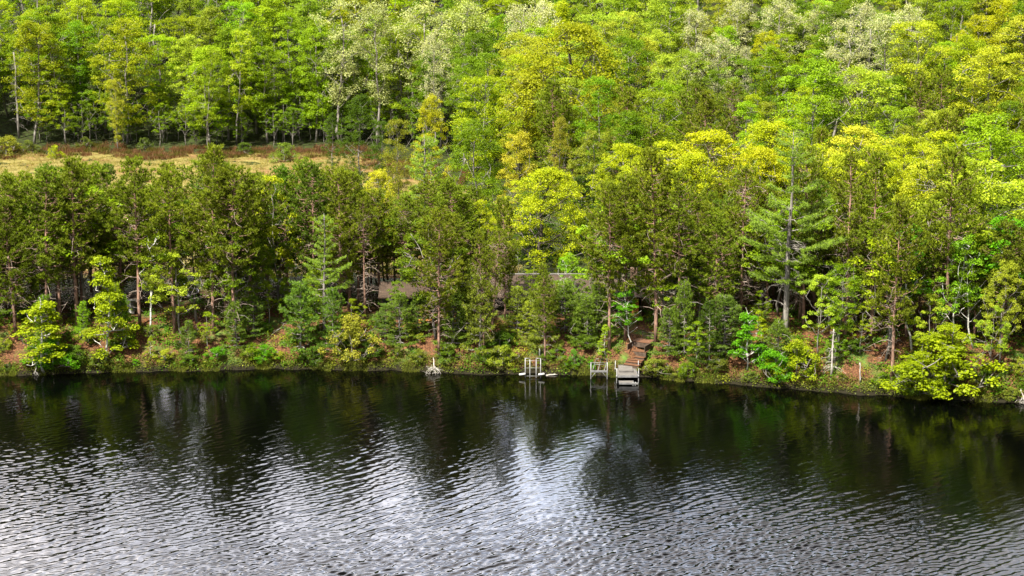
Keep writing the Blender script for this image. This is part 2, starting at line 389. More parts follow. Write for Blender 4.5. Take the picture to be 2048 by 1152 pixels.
# broadleaf: near ones with fine leaves
for i in range(4): P_('maple', broadleaf(300 + i, H=12, base=.32, Rm=3.4, nclump=120, per=125, leaf=.15, rc=(.45, .9), shape='round', open_=.05))
for i in range(3): P_('open', broadleaf(320 + i, H=9, base=.35, Rm=3.3, nclump=52, per=115, leaf=.16, tr=.1, rc=(.4, .75), shape='round', open_=.2, flat=.34))
for i in range(3): P_('sapling', broadleaf(340 + i, H=6.5, base=.1, Rm=2.0, nclump=66, per=80, leaf=.15, tr=.07, rc=(.32, .6), bark=M_WHITEBARK, shape='cone', flat=.3, open_=.05))
for i in range(3): P_('birch', broadleaf(360 + i, H=9, base=.3, Rm=1.5, nclump=55, per=85, leaf=.135, tr=.07, rc=(.35, .6), bark=M_WHITEBARK, shape='narrow', open_=.1, lean=1.2))
for i in range(3): P_('shrub', broadleaf(380 + i, H=2.4, base=.05, Rm=1.6, nclump=46, per=85, leaf=.12, tr=.04, rc=(.28, .5), shape='round', flat=.6))
# broadleaf: far ones, fewer and larger leaves
for i in range(5): P_('far', broadleaf(400 + i, H=17, base=.15, Rm=[3.6, 4.2, 3.3, 4.6, 3.9][i], nclump=150, per=115, leaf=.195, tr=.18, rc=(.55, 1.2), bark=M_GREYBARK, shape=['round', 'vase', 'narrow', 'round', 'vase'][i], open_=.06))
for i in range(2): P_('fartall', broadleaf(420 + i, H=18, base=.3, Rm=2.7, nclump=105, per=100, leaf=.19, tr=.14, rc=(.5, 1.0), bark=M_GREYBARK, shape='narrow', open_=.12))
for i in range(3): P_('silver', broadleaf(440 + i, H=17, base=.3, Rm=[3.6, 2.8, 4.0][i], nclump=120, per=48, leaf=.19, tr=.17, rc=(.5, .95), bark=M_GREYBARK, shape='vase', open_=.1, flat=.7))
for i in range(2): P_('big', broadleaf(460 + i, H=15, base=.28, Rm=5.6, nclump=240, per=100, leaf=.19, tr=.28, rc=(.6, 1.15), bark=M_DARKBARK, shape='round', open_=.02))
def snag(seed, H=5.2, n=30, tr=.1, wood=None):
    global rng
    rng = np.random.default_rng(seed); T = MB()
    zt = np.linspace(0, H, 6); TP = np.column_stack([rng.normal(size=6) * .04, rng.normal(size=6) * .04, zt]); T.tube(TP, np.linspace(tr, tr * .55, 6), 7)
    for i in range(n):
        z0 = H * rng.uniform(.15, .95); az = rng.random() * 6.28; r = rng.uniform(.3, 1.4) * (1.2 - z0 / H)
        P = curve((0, 0, z0), (r * math.cos(az), r * math.sin(az), z0 - r * rng.uniform(.1, .9)), .18 * r, 5, .04); T.tube(P, np.linspace(.025, .007, 5), 3, cap=False)
        for _ in range(2):
            f = P[rng.integers(1, 5)]; T.tube(curve(f, f + rng.normal(size=3) * [.2, .2, .15], 0, 3), [.01, .008, .004], 3, cap=False)
    return T.mesh('snag', wood or M_DEADWOOD, True)

PLACED = []
def plant(kind, x, y, h, color, name, label, cat='tree', group=None, var=None, wide=1.0, rz=None, z=None, bark=None):
    pr = PR[kind]; pq = pr[(rnd.randrange(len(pr)) if var is None else var) % len(pr)]; tr, cr_, H = pq[:3]
    z = terr(x, y) - .06 if z is None else z
    o = thing(name, label, cat, (x, y, z), rnd.random() * 6.283 if rz is None else rz, group)
    s = h / H; o.scale = (s * wide, s * wide, s)
    obj('trunk', tr, o); obj('crown', cr_, o, color=color)
    PLACED.append((x, y)); return o
def hue(c, j=.12):
    k = 1 + rnd.uniform(-j, j); return (c[0] * k * (1 + rnd.uniform(-.6 * j, .3 * j)), c[1] * k, c[2] * k)

# true leaf colours
YEL = (.34, .40, .02); YG = (.26, .34, .016); LIME = (.21, .33, .016); GRN = (.125, .205, .012); VIV = (.11, .31, .014)
DGR = (.06, .11, .014); GOLD = (.33, .35, .015); OLIVE = (.2, .22, .04); SILV = (.41, .43, .52); PALE = (.28, .37, .06)
REDP = (.142, .182, .02); WHP = (.13, .205, .035); RUST = (.25, .15, .05)

# ------------------------------------------------------------------ ground, water
def grid(xs, ys, zf):
    X, Y = np.meshgrid(xs, ys); Z = zf(X, Y)
    V = np.column_stack([X.ravel(), Y.ravel(), Z.ravel()]); nx = len(xs); ny = len(ys)
    i = (np.arange(ny - 1)[:, None] * nx + np.arange(nx - 1)[None, :]).ravel()
    return V, np.column_stack([i, i + 1, i + nx + 1, i + nx])
xs = np.concatenate([[-900, -500, -250, -140], np.arange(-110, -50, 4.0), np.arange(-50, 50, .5), np.arange(50, 112, 4.0), [140, 250, 500, 900]])
ys = np.concatenate([[120, 140, 150], np.arange(152, 180, .4), np.arange(180, 290, 1.5), np.arange(290, 420, 6.0), [480, 600, 900]])
V, Q = grid(xs, ys, np.vectorize(lambda x, y: terr(max(-60, min(60, x)) if abs(x) > 60 else x, y) - (0 if y > 150 else 3)))
g = MB(); g.add(V, Q)
m, t = mat_new('forest_floor'); Lk = t.links.new
p = nd(t, 'ShaderNodeBsdfPrincipled'); p.inputs['Roughness'].default_value = .95; p.inputs['Specular IOR Level'].default_value = .1
geo = nd(t, 'ShaderNodeNewGeometry')
def noi(s, d=6, r=.6):
    n = nd(t, 'ShaderNodeTexNoise'); n.inputs['Scale'].default_value = s; n.inputs['Detail'].default_value = d; n.inputs['Roughness'].default_value = r; Lk(geo.outputs['Position'], n.inputs['Vector']); return n
def ramp(src, els):
    r = nd(t, 'ShaderNodeValToRGB'); e = r.color_ramp.elements
    while len(e) < len(els): e.new(.5)
    for k, (pp, c) in enumerate(els): e[k].position = pp; e[k].color = (*c, 1)
    Lk(src, r.inputs['Fac']); return r
nA = noi(6, 5, .7); nB = noi(.45, 4); nC = noi(1.4, 5)
lit = ramp(nA.outputs['Fac'], [(.3, (.03, .017, .010)), (.5, (.09, .042, .022)), (.7, (.26, .125, .06))])
grn = ramp(nC.outputs['Fac'], [(.35, (.03, .05, .012)), (.65, (.10, .17, .03))])
msk = ramp(nB.outputs['Fac'], [(.5, (0, 0, 0)), (.64, (1, 1, 1))])
m1 = nd(t, 'ShaderNodeMixRGB'); Lk(msk.outputs[0], m1.inputs['Fac']); Lk(lit.outputs[0], m1.inputs['Color1']); Lk(grn.outputs[0], m1.inputs['Color2'])
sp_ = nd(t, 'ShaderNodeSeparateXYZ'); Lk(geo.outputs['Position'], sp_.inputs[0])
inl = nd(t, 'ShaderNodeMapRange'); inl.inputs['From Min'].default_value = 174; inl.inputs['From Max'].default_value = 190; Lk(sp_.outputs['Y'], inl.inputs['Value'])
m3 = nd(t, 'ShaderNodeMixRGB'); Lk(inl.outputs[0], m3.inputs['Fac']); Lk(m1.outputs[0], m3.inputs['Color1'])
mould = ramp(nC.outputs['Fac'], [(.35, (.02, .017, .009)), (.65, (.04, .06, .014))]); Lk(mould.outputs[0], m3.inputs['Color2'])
wline = nd(t, 'ShaderNodeMapRange'); wline.inputs['From Min'].default_value = .25; wline.inputs['From Max'].default_value = .75; Lk(sp_.outputs['Z'], wline.inputs['Value'])  # ground colour gets darker towards the waterline
m4 = nd(t, 'ShaderNodeMixRGB'); Lk(wline.outputs[0], m4.inputs['Fac']); m4.inputs['Color1'].default_value = (.018, .016, .009, 1); Lk(m3.outputs[0], m4.inputs['Color2'])
Lk(m4.outputs[0], p.inputs['Base Color'])
bu = nd(t, 'ShaderNodeBump'); bu.inputs['Strength'].default_value = .8; bu.inputs['Distance'].default_value = .12; Lk(nA.outputs['Fac'], bu.inputs['Height']); Lk(bu.outputs[0], p.inputs['Normal'])
o_ = nd(t, 'ShaderNodeOutputMaterial'); Lk(p.outputs[0], o_.inputs['Surface'])
M_FLOOR = m
tag(obj('ground', g.mesh('ground', M_FLOOR, True)), kind='structure')

# marsh sheet: matted ochre sedge, its own surface lying on the ground
def mat_marsh():
    global t, Lk, geo
    m, t = mat_new('marsh'); Lk = t.links.new
    p = nd(t, 'ShaderNodeBsdfPrincipled'); p.inputs['Roughness'].default_value = .95; p.inputs['Specular IOR Level'].default_value = .1
    geo = nd(t, 'ShaderNodeNewGeometry')
    mp = nd(t, 'ShaderNodeMapping'); mp.inputs['Scale'].default_value = (.6, 1.5, 1); Lk(geo.outputs['Position'], mp.inputs['Vector'])
    a = noi(1, 6, .65); Lk(mp.outputs[0], a.inputs['Vector']); b = noi(.16, 4)
    Lk(mp.outputs[0], b.inputs['Vector'])
    r1 = ramp(a.outputs['Fac'], [(.3, (.10, .075, .02)), (.5, (.19, .16, .05)), (.7, (.29, .25, .085))])
    r2 = ramp(a.outputs['Fac'], [(.3, (.12, .065, .03)), (.7, (.27, .165, .07))])
    r3 = ramp(b.outputs['Fac'], [(.52, (0, 0, 0)), (.62, (1, 1, 1))])
    mx = nd(t, 'ShaderNodeMixRGB'); Lk(r3.outputs[0], mx.inputs['Fac']); Lk(r1.outputs[0], mx.inputs['Color1']); Lk(r2.outputs[0], mx.inputs['Color2'])
    Lk(mx.outputs[0], p.inputs['Base Color'])
    bu = nd(t, 'ShaderNodeBump'); bu.inputs['Strength'].default_value = 1; bu.inputs['Distance'].default_value = .5; Lk(a.outputs['Fac'], bu.inputs['Height']); Lk(bu.outputs[0], p.inputs['Normal'])
    o_ = nd(t, 'ShaderNodeOutputMaterial'); Lk(p.outputs[0], o_.inputs['Surface']); return m
M_MARSH = mat_marsh()
xs = np.arange(-75, 14, .7); ys = np.arange(188, 276, .7)
def mz(x, y):
    mm = marsh(x, y); return 2.7 + .25 * n2(x, y, .3, 8.0) + .12 * n2(x, y, 1.2, 5.0) + .1 if mm > .5 else terr(x, y) - .3
V, Q = grid(xs, ys, np.vectorize(mz)); g = MB(); g.add(V, Q)
tag(obj('marsh', g.mesh('marsh', M_MARSH, True)), kind='structure')

# water: real waves
def water():
    r = np.random.default_rng(5)
    xs = np.concatenate([[-900, -500, -250, -150, -100, -80], np.arange(-60, 60, .12), [80, 100, 150, 250, 500, 900]])
    ys = np.concatenate([[-400, -150, 0, 60, 90, 100], np.arange(108, 171, .09), [176, 182]])
    X, Y = np.meshgrid(xs, ys)
    Z = np.zeros_like(X); S = np.zeros_like(X)
    ax = math.atan2(math.cos(R(42)), -math.sin(R(42)))
    def lown(seed, k0, stretch=1.0):
        q = np.random.default_rng(seed); o = np.zeros_like(X)
        for _ in range(10):
            a = q.uniform(0, 6.28); k = k0 * q.uniform(.5, 1.6)
            o += np.cos(X * math.cos(a) * k + Y * math.sin(a) * k * stretch + q.uniform(0, 6.28))
        return o / 3.2
    env = lown(1, .16); env2 = lown(21, .22); warp = lown(2, .12) * 1.3
    SH = np.interp(xs, SHX, SHY)[None, :] - Y
    q_ = np.clip((SH - 11 - .13 * X) / 28, 0, 1); calm = .16 + .84 * q_ * q_ * (3 - 2 * q_)
    xx = X + .10 * (SH - 8)
    streak = sum(a * np.exp(-((xx - c) / w) ** 2) for c, w, a in ((-6.6, 1.3, 1.0), (-17.5, 1.5, .8), (-22.3, 1.3, .7), (-30, 1.6, .45), (-13, 1.4, .4), (-35.5, 1.4, .4))) * (.8 + .4 * env)
    amp = calm * (1 + .38 * np.clip(env, -1.2, 1.2)) + .28 * np.clip(streak, 0, 1.2) * np.exp(-((SH - 9) / 11) ** 2)
    amp = amp * (1 + .3 * np.clip((SH - 30) / 15, 0, 1))
    for i in range(46):
        lam = r.lognormal(math.log(.6), .38); a = ax + r.normal() * .24; k = 2 * math.pi / lam
        A = .085 * lam / 6.28 * .225
        phs = k * (math.cos(a) * X + math.sin(a) * Y + warp * .5) + r.uniform(0, 6.28)
        Z += A * amp * (np.cos(phs) + .18 * np.cos(2 * phs))
    for i in range(40):
        lam = r.uniform(.33, .7); a = ax + r.normal() * .55; k = 2 * math.pi / lam
        A = .085 * lam / 6.28 * .22
        Z += A * (amp * .9 + .05) * (1 + .5 * np.clip(env2, -1, 1.4)) * np.cos(k * (math.cos(a) * X + math.sin(a) * Y) + r.uniform(0, 6.28))
    far = (np.abs(X) > 59.9) | (Y < 108) | (Y > 170.9); Z[far] = 0
    V = np.column_stack([X.ravel(), Y.ravel(), Z.ravel()]); nx, ny = len(xs), len(ys)
    i = (np.arange(ny - 1)[:, None] * nx + np.arange(nx - 1)[None, :]).ravel()
    g = MB(); g.add(V, np.column_stack([i, i + 1, i + nx + 1, i + nx]))
    m, t = mat_new('lake_water'); Lk = t.links.new
    p = nd(t, 'ShaderNodeBsdfPrincipled'); p.inputs['Base Color'].default_value = (.0006, .0008, .0006, 1); p.inputs['Roughness'].default_value = .03; p.inputs['IOR'].default_value = 1.25
    geo = nd(t, 'ShaderNodeNewGeometry'); mp = nd(t, 'ShaderNodeMapping'); mp.inputs['Rotation'].default_value = (0, 0, R(-35)); mp.inputs['Scale'].default_value = (2.6, 6.5, 1)
    no = nd(t, 'ShaderNodeTexNoise'); no.inputs['Scale'].default_value = 1; no.inputs['Detail'].default_value = 3
    Lk(geo.outputs['Position'], mp.inputs['Vector']); Lk(mp.outputs[0], no.inputs['Vector'])
    bu = nd(t, 'ShaderNodeBump'); bu.inputs['Strength'].default_value = .25; bu.inputs['Distance'].default_value = .02; Lk(no.outputs['Fac'], bu.inputs['Height']); Lk(bu.outputs[0], p.inputs['Normal'])
    o_ = nd(t, 'ShaderNodeOutputMaterial'); Lk(p.outputs[0], o_.inputs['Surface'])
    tag(obj('water', g.mesh('water', m, True)), kind='structure')
water()

# ------------------------------------------------------------------ ground cover (stuff)
rng = np.random.default_rng(77)
def cover_leaves(name, pts, size, mat, color, lift=(.02, .35), up=.8, label=''):
    mb = MB(); P = np.array(pts); n = len(P)
    P = P.copy(); P[:, 2] += rng.uniform(*lift, n)
    N = unit(np.array([0, 0, up]) + rng.normal(size=P.shape) * .45); D = unit(np.cross(N, rng.normal(size=P.shape)))
    s = size * rng.uniform(.6, 1.4, n); mb.leaves(P, D, N, s, s * .65)
    o = obj(name, mb.mesh(name, mat), color=color); return tag(o, label, 'plants', kind='stuff')
def scatter(n, cond, x0=-52, x1=52, s0=0.1, s1=16, pw=1.3):
    out = []
    while len(out) < n:
        x = rng.uniform(x0, x1); s = s0 + (s1 - s0) * rng.random() ** pw; y = shore(x) + s
        if cond(x, y, s): out.append((x, y, terr(x, y)))
    return out
def spread(pts, k, r):
    P = np.repeat(np.array(pts), k, axis=0); P[:, :2] += rng.normal(size=(len(P), 2)) * r; return P
STEPX, STEPY = 10.35, 166.8
def notstep(x, y): return not (STEPX - .9 + max(0, y - 165) * .14 < x < STEPX + .9 + max(0, y - 165) * .17 and y < 171)
c1 = lambda x, y, s: n2(x, y, .45, 20.0) > -.02 and notstep(x, y)
P = spread(scatter(2300, c1), 16, .2); P[:, 2] = [terr(x, y) for x, y in P[:, :2]]
cover_leaves('fern_cover', P, .17, M_LEAF, (.09, .20, .02), (.02, .4), label='green ferns and seedlings covering the bank under the pines')
c2 = lambda x, y, s: n2(x, y, .5, 40.0) > .12 and notstep(x, y)
P = spread(scatter(1300, c2, s1=10), 14, .2); P[:, 2] = [terr(x, y) for x, y in P[:, :2]]
cover_leaves('low_brush', P, .15, M_LEAF, (.24, .27, .04), (.02, .35), label='yellow green low brush scattered on the bank')
P = spread(scatter(1900, lambda x, y, s: notstep(x, y), s0=-.15, s1=1.0, pw=1.0), 12, .16); P[:, 2] = [max(0, terr(x, y)) for x, y in P[:, :2]]
cover_leaves('waterside_brush', P, .13, M_LEAF, (.12, .15, .035), (.02, .4), label='dull green brush overhanging the waterline')
P = spread(scatter(2600, lambda x, y, s: n2(x, y, .3, 60.0) > .05, s0=.9, s1=12, pw=1), 3, .3); P[:, 2] = [terr(x, y) for x, y in P[:, :2]]
cover_leaves('leaf_litter', P, .14, M_LEAF, (.30, .135, .06), (.0, .05), up=1.6, label='orange brown fallen leaves lying on the bank')
def grass(name, pts, h, w, color, label, lean=.5, k=5):
    mb = MB(); P = np.repeat(np.array(pts), k, axis=0); P[:, :2] += rng.normal(size=(len(P), 2)) * .09
    D = unit(np.array([0, 0, 1.0]) + rng.normal(size=P.shape) * lean); mb.blades(P, D, h * rng.uniform(.5, 1.3, len(P)), np.full(len(P), w))
    return tag(obj(name, mb.mesh(name, M_LEAF), color=color), label, 'grass', kind='stuff')
pts = []
while len(pts) < 1500:
    x = rng.uniform(-52, 52); y = shore(x) + rng.uniform(-.5, .5)
    if n2(x, 0, .4, 70.0) > .1 and notstep(x, y): pts.append((x, y, max(-.05, terr(x, y))))
grass('shore_grass', pts, .42, .035, (.14, .16, .05), 'dull green sedge growing along the waterline', .5, 6)
pts = []
while len(pts) < 26000:
    x = rng.uniform(-72, 10); y = rng.uniform(190, 271)
    if marsh(x, y) > .6 and n2(x, y * 2, .35, 15.0) > -.25: pts.append((x, y, mz(x, y)))
grass('marsh_grass', pts, .42, .07, (.29, .25, .17), 'matted yellow sedge filling the open marsh', .9, 3)
pts = []
while len(pts) < 9000:
    x = rng.uniform(-75, -5); y = 267.8 + rng.uniform(-2.2, 5) + 2 * n2(x, 0, .06, 4.0) + 3.5 * n2(x, 0, .17, 14.0)
    if x > -20: y -= (x + 20) * 1.4 + rng.uniform(0, 8)
    if n2(x, y, .5, 90.0) > -.12: pts.append((x, y, max(2.75, terr(x, y))))
grass('dark_sedge', [p_ for p_ in pts if n2(p_[0], p_[1], .6, 33.0) > .05], .55, .09, (.10, .09, .035), 'dark brown green sedge at the far marsh edge', .6, 5)
grass('dead_reeds', [p_ for p_ in pts if n2(p_[0], p_[1], .6, 33.0) <= .05], .65, .09, (.17, .09, .10), 'red brown dead ferns and reeds at the far marsh edge', .5, 4)

# ------------------------------------------------------------------ individual trees: (kind, px, py_base or None, depth from shore, py_top, colour, wide, name, label)
def special(kind, px, s, py_top, color, name, label, wide=1.0, var=None, base=None, rz=None, cat='tree', group=None):
    if base is not None: x, y, z = ground(px, base)
    else:
        y = 168.0 + s
        for _ in range(3): x = atY(px, 600, y)[0]; y = shore(x) + s
        z = terr(x, y)
    zt = atY(px, py_top, y)[2]
    return plant(kind, x, y, max(.8, zt - z), color, name, label, cat, group, var, wide, rz)
S = special
S('sapling', 88, 0, 580, YG, 'maple_sapling', 'young yellow green maple with thin white trunk at the left waterline', 1.3, 0, base=746)
S('shrub', 98, .4, 680, VIV, 'shrub', 'vivid green low boughs at the foot of the leftmost white trunked sapling', 1.3, 1, cat='shrub')
S('shrub', 1900, .3, 678, YG, 'shrub', 'big yellow green bush overhanging the water at right', 1.35, 0, cat='shrub')
S('shrub', 1838, .2, 722, (.24, .33, .016), 'shrub', 'yellow green bush left of the big overhanging one', 1.3, 1, cat='shrub')
S('open', 1092, 6.2, 545, (.17, .27, .02), 'maple_tree', 'green leafy tree before the long house roof', .8, 0)
S('open', 1058, 6.4, 538, (.19, .28, .02), 'maple_tree', 'light green leafy tree before the left half of the long roof', .85, 2)
S('open', 1148, 5.6, 548, (.15, .25, .02), 'maple_tree', 'green leafy tree just under the pale roof ridge', .85, 0)
S('open', 795, 4.4, 560, (.14, .23, .02), 'maple_tree', 'green leafy tree before the right half of the small cabin', .7, 1)
S('open', 1178, 6.0, 540, (.15, .24, .02), 'maple_tree', 'darker leafy tree before the right end of the long house roof', .8, 1)
S('open', 1395, 1.2, 640, LIME, 'maple_tree', 'small lime maple at the water between the dark young pines', 1.0, 2)
S('open', 1725, 3.5, 610, YG, 'maple_tree', 'small pale maple above the bare grey post', .8, 1)
S('sapling', 212, 0, 515, YG, 'maple_sapling', 'tall yellow green maple with forked pale stem standing on the left bank', .95, 1, base=724)
S('open', 362, 3.0, 505, (.33, .42, .06), 'maple_tree', 'sparse pale green maple with spreading layers beside the orange bank patch', 1.05, 0)
S('open', 175, 9, 372, LIME, 'maple_tree', 'open lime green maple reaching out of the dark pines at far left', 1.1, 1)
S('open', 558, 10, 350, YEL, 'maple_tree', 'narrow yellow maple between dark pines, left of the tiered white pine', .7, 2)
S('white', 648, 3.5, 425, (.2, .31, .055), 'white_pine', 'blue green tiered white pine with pale bare trunk, left of the small cabin', .95, 0)
S('shrub', 703, .7, 632, (.30, .31, .07), 'shrub', 'rounded golden yellow shrub at the water below the small cabin', .75, 0, cat='shrub')
S('sapling', 296, 1.2, 672, YG, 'maple_sapling', 'small yellow green sapling under the orange bank patch', .9, 2)
S('shrub', 525, .5, 690, VIV, 'shrub', 'vivid green low shrub at the water left of the tiered pine', 1.2, 1, cat='shrub')
S('sapling', 535, 2.5, 660, LIME, 'maple_sapling', 'bright green sapling behind the vivid low shrub', .8, 1)
S('white', 852, 15, 268, (.21, .32, .06), 'white_pine', 'tall light green white pine with grey trunk behind the small cabin', .95, 1)
S('big', 1082, 20, 334, YEL, 'maple_tree', 'big rounded bright yellow maple rising behind the long house', 1.12, 0)
S('maple', 775, 15, 338, (.42, .42, .05), 'maple_tree', 'yellow maple top poking out of the pines behind the small cabin', .6, 1)
S('maple', 965, 16, 400, YEL, 'maple_tree', 'ragged yellow maple leaning beside the big rounded yellow one', .7, 2)
for px, s, top, w, c, lb in [(1238, 34, 288, 1.0, YEL, 'leftmost bright yellow maple of the row behind the right shore pines'), (1325, 32, 282, 1.1, YEL, 'bright yellow maple above the stairs, in the row behind the pines'),
        (1385, 27, 300, .9, YEL, 'small yellow maple between two larger ones left of the giant white pine'), (1492, 27, 292, .9, (.38, .40, .02), 'golden yellow maple just left of the giant white pine top'), (1625, 28, 285, 1.0, YEL, 'yellow maple touching the giant white pine top on the right'), (1665, 27, 305, .9, (.36, .42, .05), 'lower lemon maple right of the giant white pine'), (1748, 27, 292, .95, YEL, 'yellow maple low in the gap of the right row'), (1828, 26, 300, .95, (.38, .42, .04), 'lemon maple low near the right end of the row'), (1275, 27, 305, .95, YEL, 'lower yellow maple near the left end of the row'),
        (1440, 30, 262, 1.25, (.37, .40, .02), 'broad golden maple left of the giant white pine'), (1535, 36, 236, 1.05, YEL, 'tallest yellow maple behind the giant white pine'),
        (1700, 33, 252, 1.2, (.42, .43, .06), 'pale yellow maple right of the giant white pine'), (1790, 35, 272, .9, YEL, 'yellow maple with flat top in the row at right'), (1862, 30, 262, 1.0, YEL, 'yellow maple at the right end of the yellow row')]:
    S('maple', px, s, top, c, 'maple_tree', lb, w)
S('giant', 1573, 5, 262, (.19, .29, .06), 'white_pine', 'giant white pine with thick grey trunk and long bare limbs', .95, 0)
S('maple', 1960, 10, 318, (.33, .42, .05), 'maple_tree', 'large bright yellow green maple at the right edge of the shore', 1.25, 0)
S('maple', 1985, 32, 222, LIME, 'maple_tree', 'big fresh green maple standing behind the right edge maple', 1.25, 3)
S('birch', 2020, 8, 425, VIV, 'birch_tree', 'vivid green birch crown at the right edge of the picture', 1.3, 0)
S('birch', 1828, 4.5, 450, VIV, 'birch_tree', 'vivid green birch hanging in the dark pines at right', 1.0, 1)
S('birch', 1908, 4.0, 470, (.18, .36, .03), 'birch_tree', 'fresh green birch with thin white stem right of the vivid one', .95, 2)
S('sapling', 1498, 1.2, 606, VIV, 'maple_sapling', 'vivid green layered sapling at the water left of the giant pine', 1.0, 0)
S('open', 1640, 3, 548, (.34, .47, .07), 'maple_tree', 'pale bright green maple just right of the giant pine trunk', .75, 1)
S('shrub', 1598, .8, 680, YG, 'shrub', 'yellow green bush at the water below the giant white pine', .95, 2, cat='shrub')
S('shrub', 1555, .5, 700, VIV, 'shrub', 'green bush touching the water left of the dead snag', 1.0, 0, cat='shrub')
S('open', 1862, 2.4, 590, (.36, .46, .06), 'maple_tree', 'pale maple on thin leaning stems above the overhanging one', .8, 2)
S('open', 1905, .8, 650, YG, 'maple_tree', 'low spreading green maple overhanging the water at right', 1.7, 1)
S('open', 1850, .2, 700, YG, 'shrub', 'lime green boughs dipping to the water at right', 1.8, 2, cat='shrub')
S('maple', 2005, 2.6, 520, (.34, .40, .06), 'maple_tree', 'yellow green maple with grey trunk at the far right waterline', .65, 1)
S('open', 1985, 2, 610, (.26, .38, .05), 'maple_tree', 'low yellow green maple near the far right bank', .8, 0)
S('birch', 1268, 2.6, 575, VIV, 'birch_tree', 'vivid green birch with crooked white trunk beside the wooden steps', 1.35, 1)
S('sapling', 1212, 1.6, 648, (.28, .40, .04), 'maple_sapling', 'yellow green sapling between the roll-in frame and the vivid birch', .95, 2)
S('birch', 1122, 8, 508, (.19, .38, .018), 'birch_tree', 'leaning lime green birch over the long house roof', 1.0, 2)
S('shrub', 1150, .5, 698, (.12, .28, .05), 'shrub', 'upright blue green shrub at the water between lift and frame', .65, 0, cat='shrub')
S('shrub', 1185, .3, 722, VIV, 'shrub', 'bright green shrub behind the roll-in dock frame', .8, 1, cat='shrub')
S('shrub', 1005, .6, 690, (.27, .34, .06), 'shrub', 'yellow green brush at the water left of the boat lift', 1.25, 2, cat='shrub')
S('shrub', 1368, .2, 728, LIME, 'shrub', 'small lime shrub on the waterline right of the dock', .6, 2, cat='shrub')
S('ypine', 375, 1.0, 640, WHP, 'young_pine', 'drooping grey green young pine on the waterline below the sparse maple', .9, 0)
S('ypine', 600, 1.4, 560, (.12, .22, .04), 'young_pine', 'dense green young pine in front of the tiered white pine', 1.0, 1)
S('ypine', 665, 1.8, 575, (.12, .22, .04), 'young_pine', 'blue green young pine right below the tiered white pine', .8, 0)
S('ypine', 960, 1.6, 545, (.20, .25, .05), 'young_pine', 'olive young pine with bare lower stem right of the small cabin', .75, 1)
S('ypine', 1088, 1.8, 560, (.19, .24, .05), 'young_pine', 'olive young pine with flared trunk right of the boat lift', .8, 0)
S('ypine', 1175, 2.4, 590, WHP, 'young_pine', 'dark young pine between the two yellow green saplings and the lift', 1.0, 1)
S('ypine', 1420, 1.2, 600, DGR, 'young_pine', 'shaded young pine at the water right of the dock', .8, 0)
S('ypine', 1370, 2, 560, WHP, 'young_pine', 'thin young pine right of the steps', .65, 1)
S('ypine', 800, 2, 585, WHP, 'young_pine', 'dark young pine in front of the small cabin', 1.0, 0)
S('ypine', 905, 2.2, 570, WHP, 'young_pine', 'dark young pine between the cabins', 1.0, 1)
S('ypine', 1560, 2.0, 640, WHP, 'young_pine', 'soft grey green young pine at the foot of the giant pine', 1.2, 1)
S('ypine', 470, 1.8, 600, WHP, 'young_pine', 'shaded young pine right of the sparse pale maple', 1.0, 1)
for px, s, top, c, w, lb in [(1035, 4.0, 572, (.2, .26, .04), 1.2, 'olive young pine before the left end of the long house'), (1060, 3.0, 600, (.26, .32, .05), 1.2, 'yellowish young pine before the long house'), (1130, 4.2, 560, WHP, 1.3, 'dark feathery young pine before the middle of the long house'), (1160, 3.4, 585, (.13, .2, .04), 1.2, 'shaded young pine before the long house'), (1195, 4.4, 566, WHP, 1.2, 'feathery young pine before the right part of the long house'), (835, 3.2, 590, (.13, .21, .04), 1.2, 'shaded young pine right of the small cabin'), (770, 2.6, 605, (.12, .2, .05), 1.1, 'shaded young pine below the small cabin window'), (920, 3.6, 560, (.2, .27, .04), 1.3, 'olive young pine between the two buildings'), (505, 3, 590, (.12, .2, .04), 1.2, 'shaded young pine far left of the tiered pine'), (1450, 2.4, 590, (.11, .18, .04), 1.3, 'dark young pine left of the vivid layered sapling'), (1340, 2.2, 615, (.12, .19, .04), 1.2, 'dark young pine at the foot of the tall straight pine')]:
    S('ypine', px, s, top, c, 'young_pine', lb, w)
# pines whose trunks read against the bank
for k, (px, base, top, w, lb) in enumerate([(30, 650, 345, 1, 'red pine with double trunk look at the left edge'), (155, 655, 318, 1, 'red pine behind the two left saplings'), (280, 652, 322, 1, 'red pine left of the orange bank patch'),
        (350, 667, 340, 1, 'red pine growing out of the orange bank patch'), (428, 668, 292, .9, 'tall red pine right of the orange bank patch'), (470, 690, 330, 1, 'leaning red pine with drooping dead limbs on the left bank'),
        (730, 640, 392, .8, 'slim red pine with clear trunk in front of the small cabin'), (878, 712, 420, .9, 'red pine on the bank between cabin and dead branch'),
        (967, 720, 460, .7, 'thin grey red pine rising from the water edge left of the boat lift'), (1010, 640, 395, .7, 'red pine at the left corner of the long house'),
        (1090, 728, 530, .8, 'red pine with flared roots right of the boat lift'), (1218, 700, 372, .9, 'red pine left of the wooden steps'), (1250, 680, 350, .9, 'dark red pine above the wooden steps'),
        (1311, 690, 300, .95, 'tall straight red pine right of the wooden steps'), (1356, 694, 345, .9, 'red pine with peeling limbs near the waterline right of the steps'), (1482, 640, 330, .9, 'red pine left of the giant white pine'),
        (1606, 655, 300, .8, 'reddish pine trunk just behind the giant white pine'), (1690, 672, 300, .9, 'straight red pine over the dead snag'), (1741, 668, 305, .9, 'thin red pine behind the bare grey post'),
        (1783, 770, 400, .8, 'red pine with bare broken limbs left of the overhanging maple'), (1890, 690, 300, .9, 'red pine hidden behind the overhanging maple')]):
    S('red', px, 0, top, hue(REDP), 'red_pine', lb, w, k, base=base)

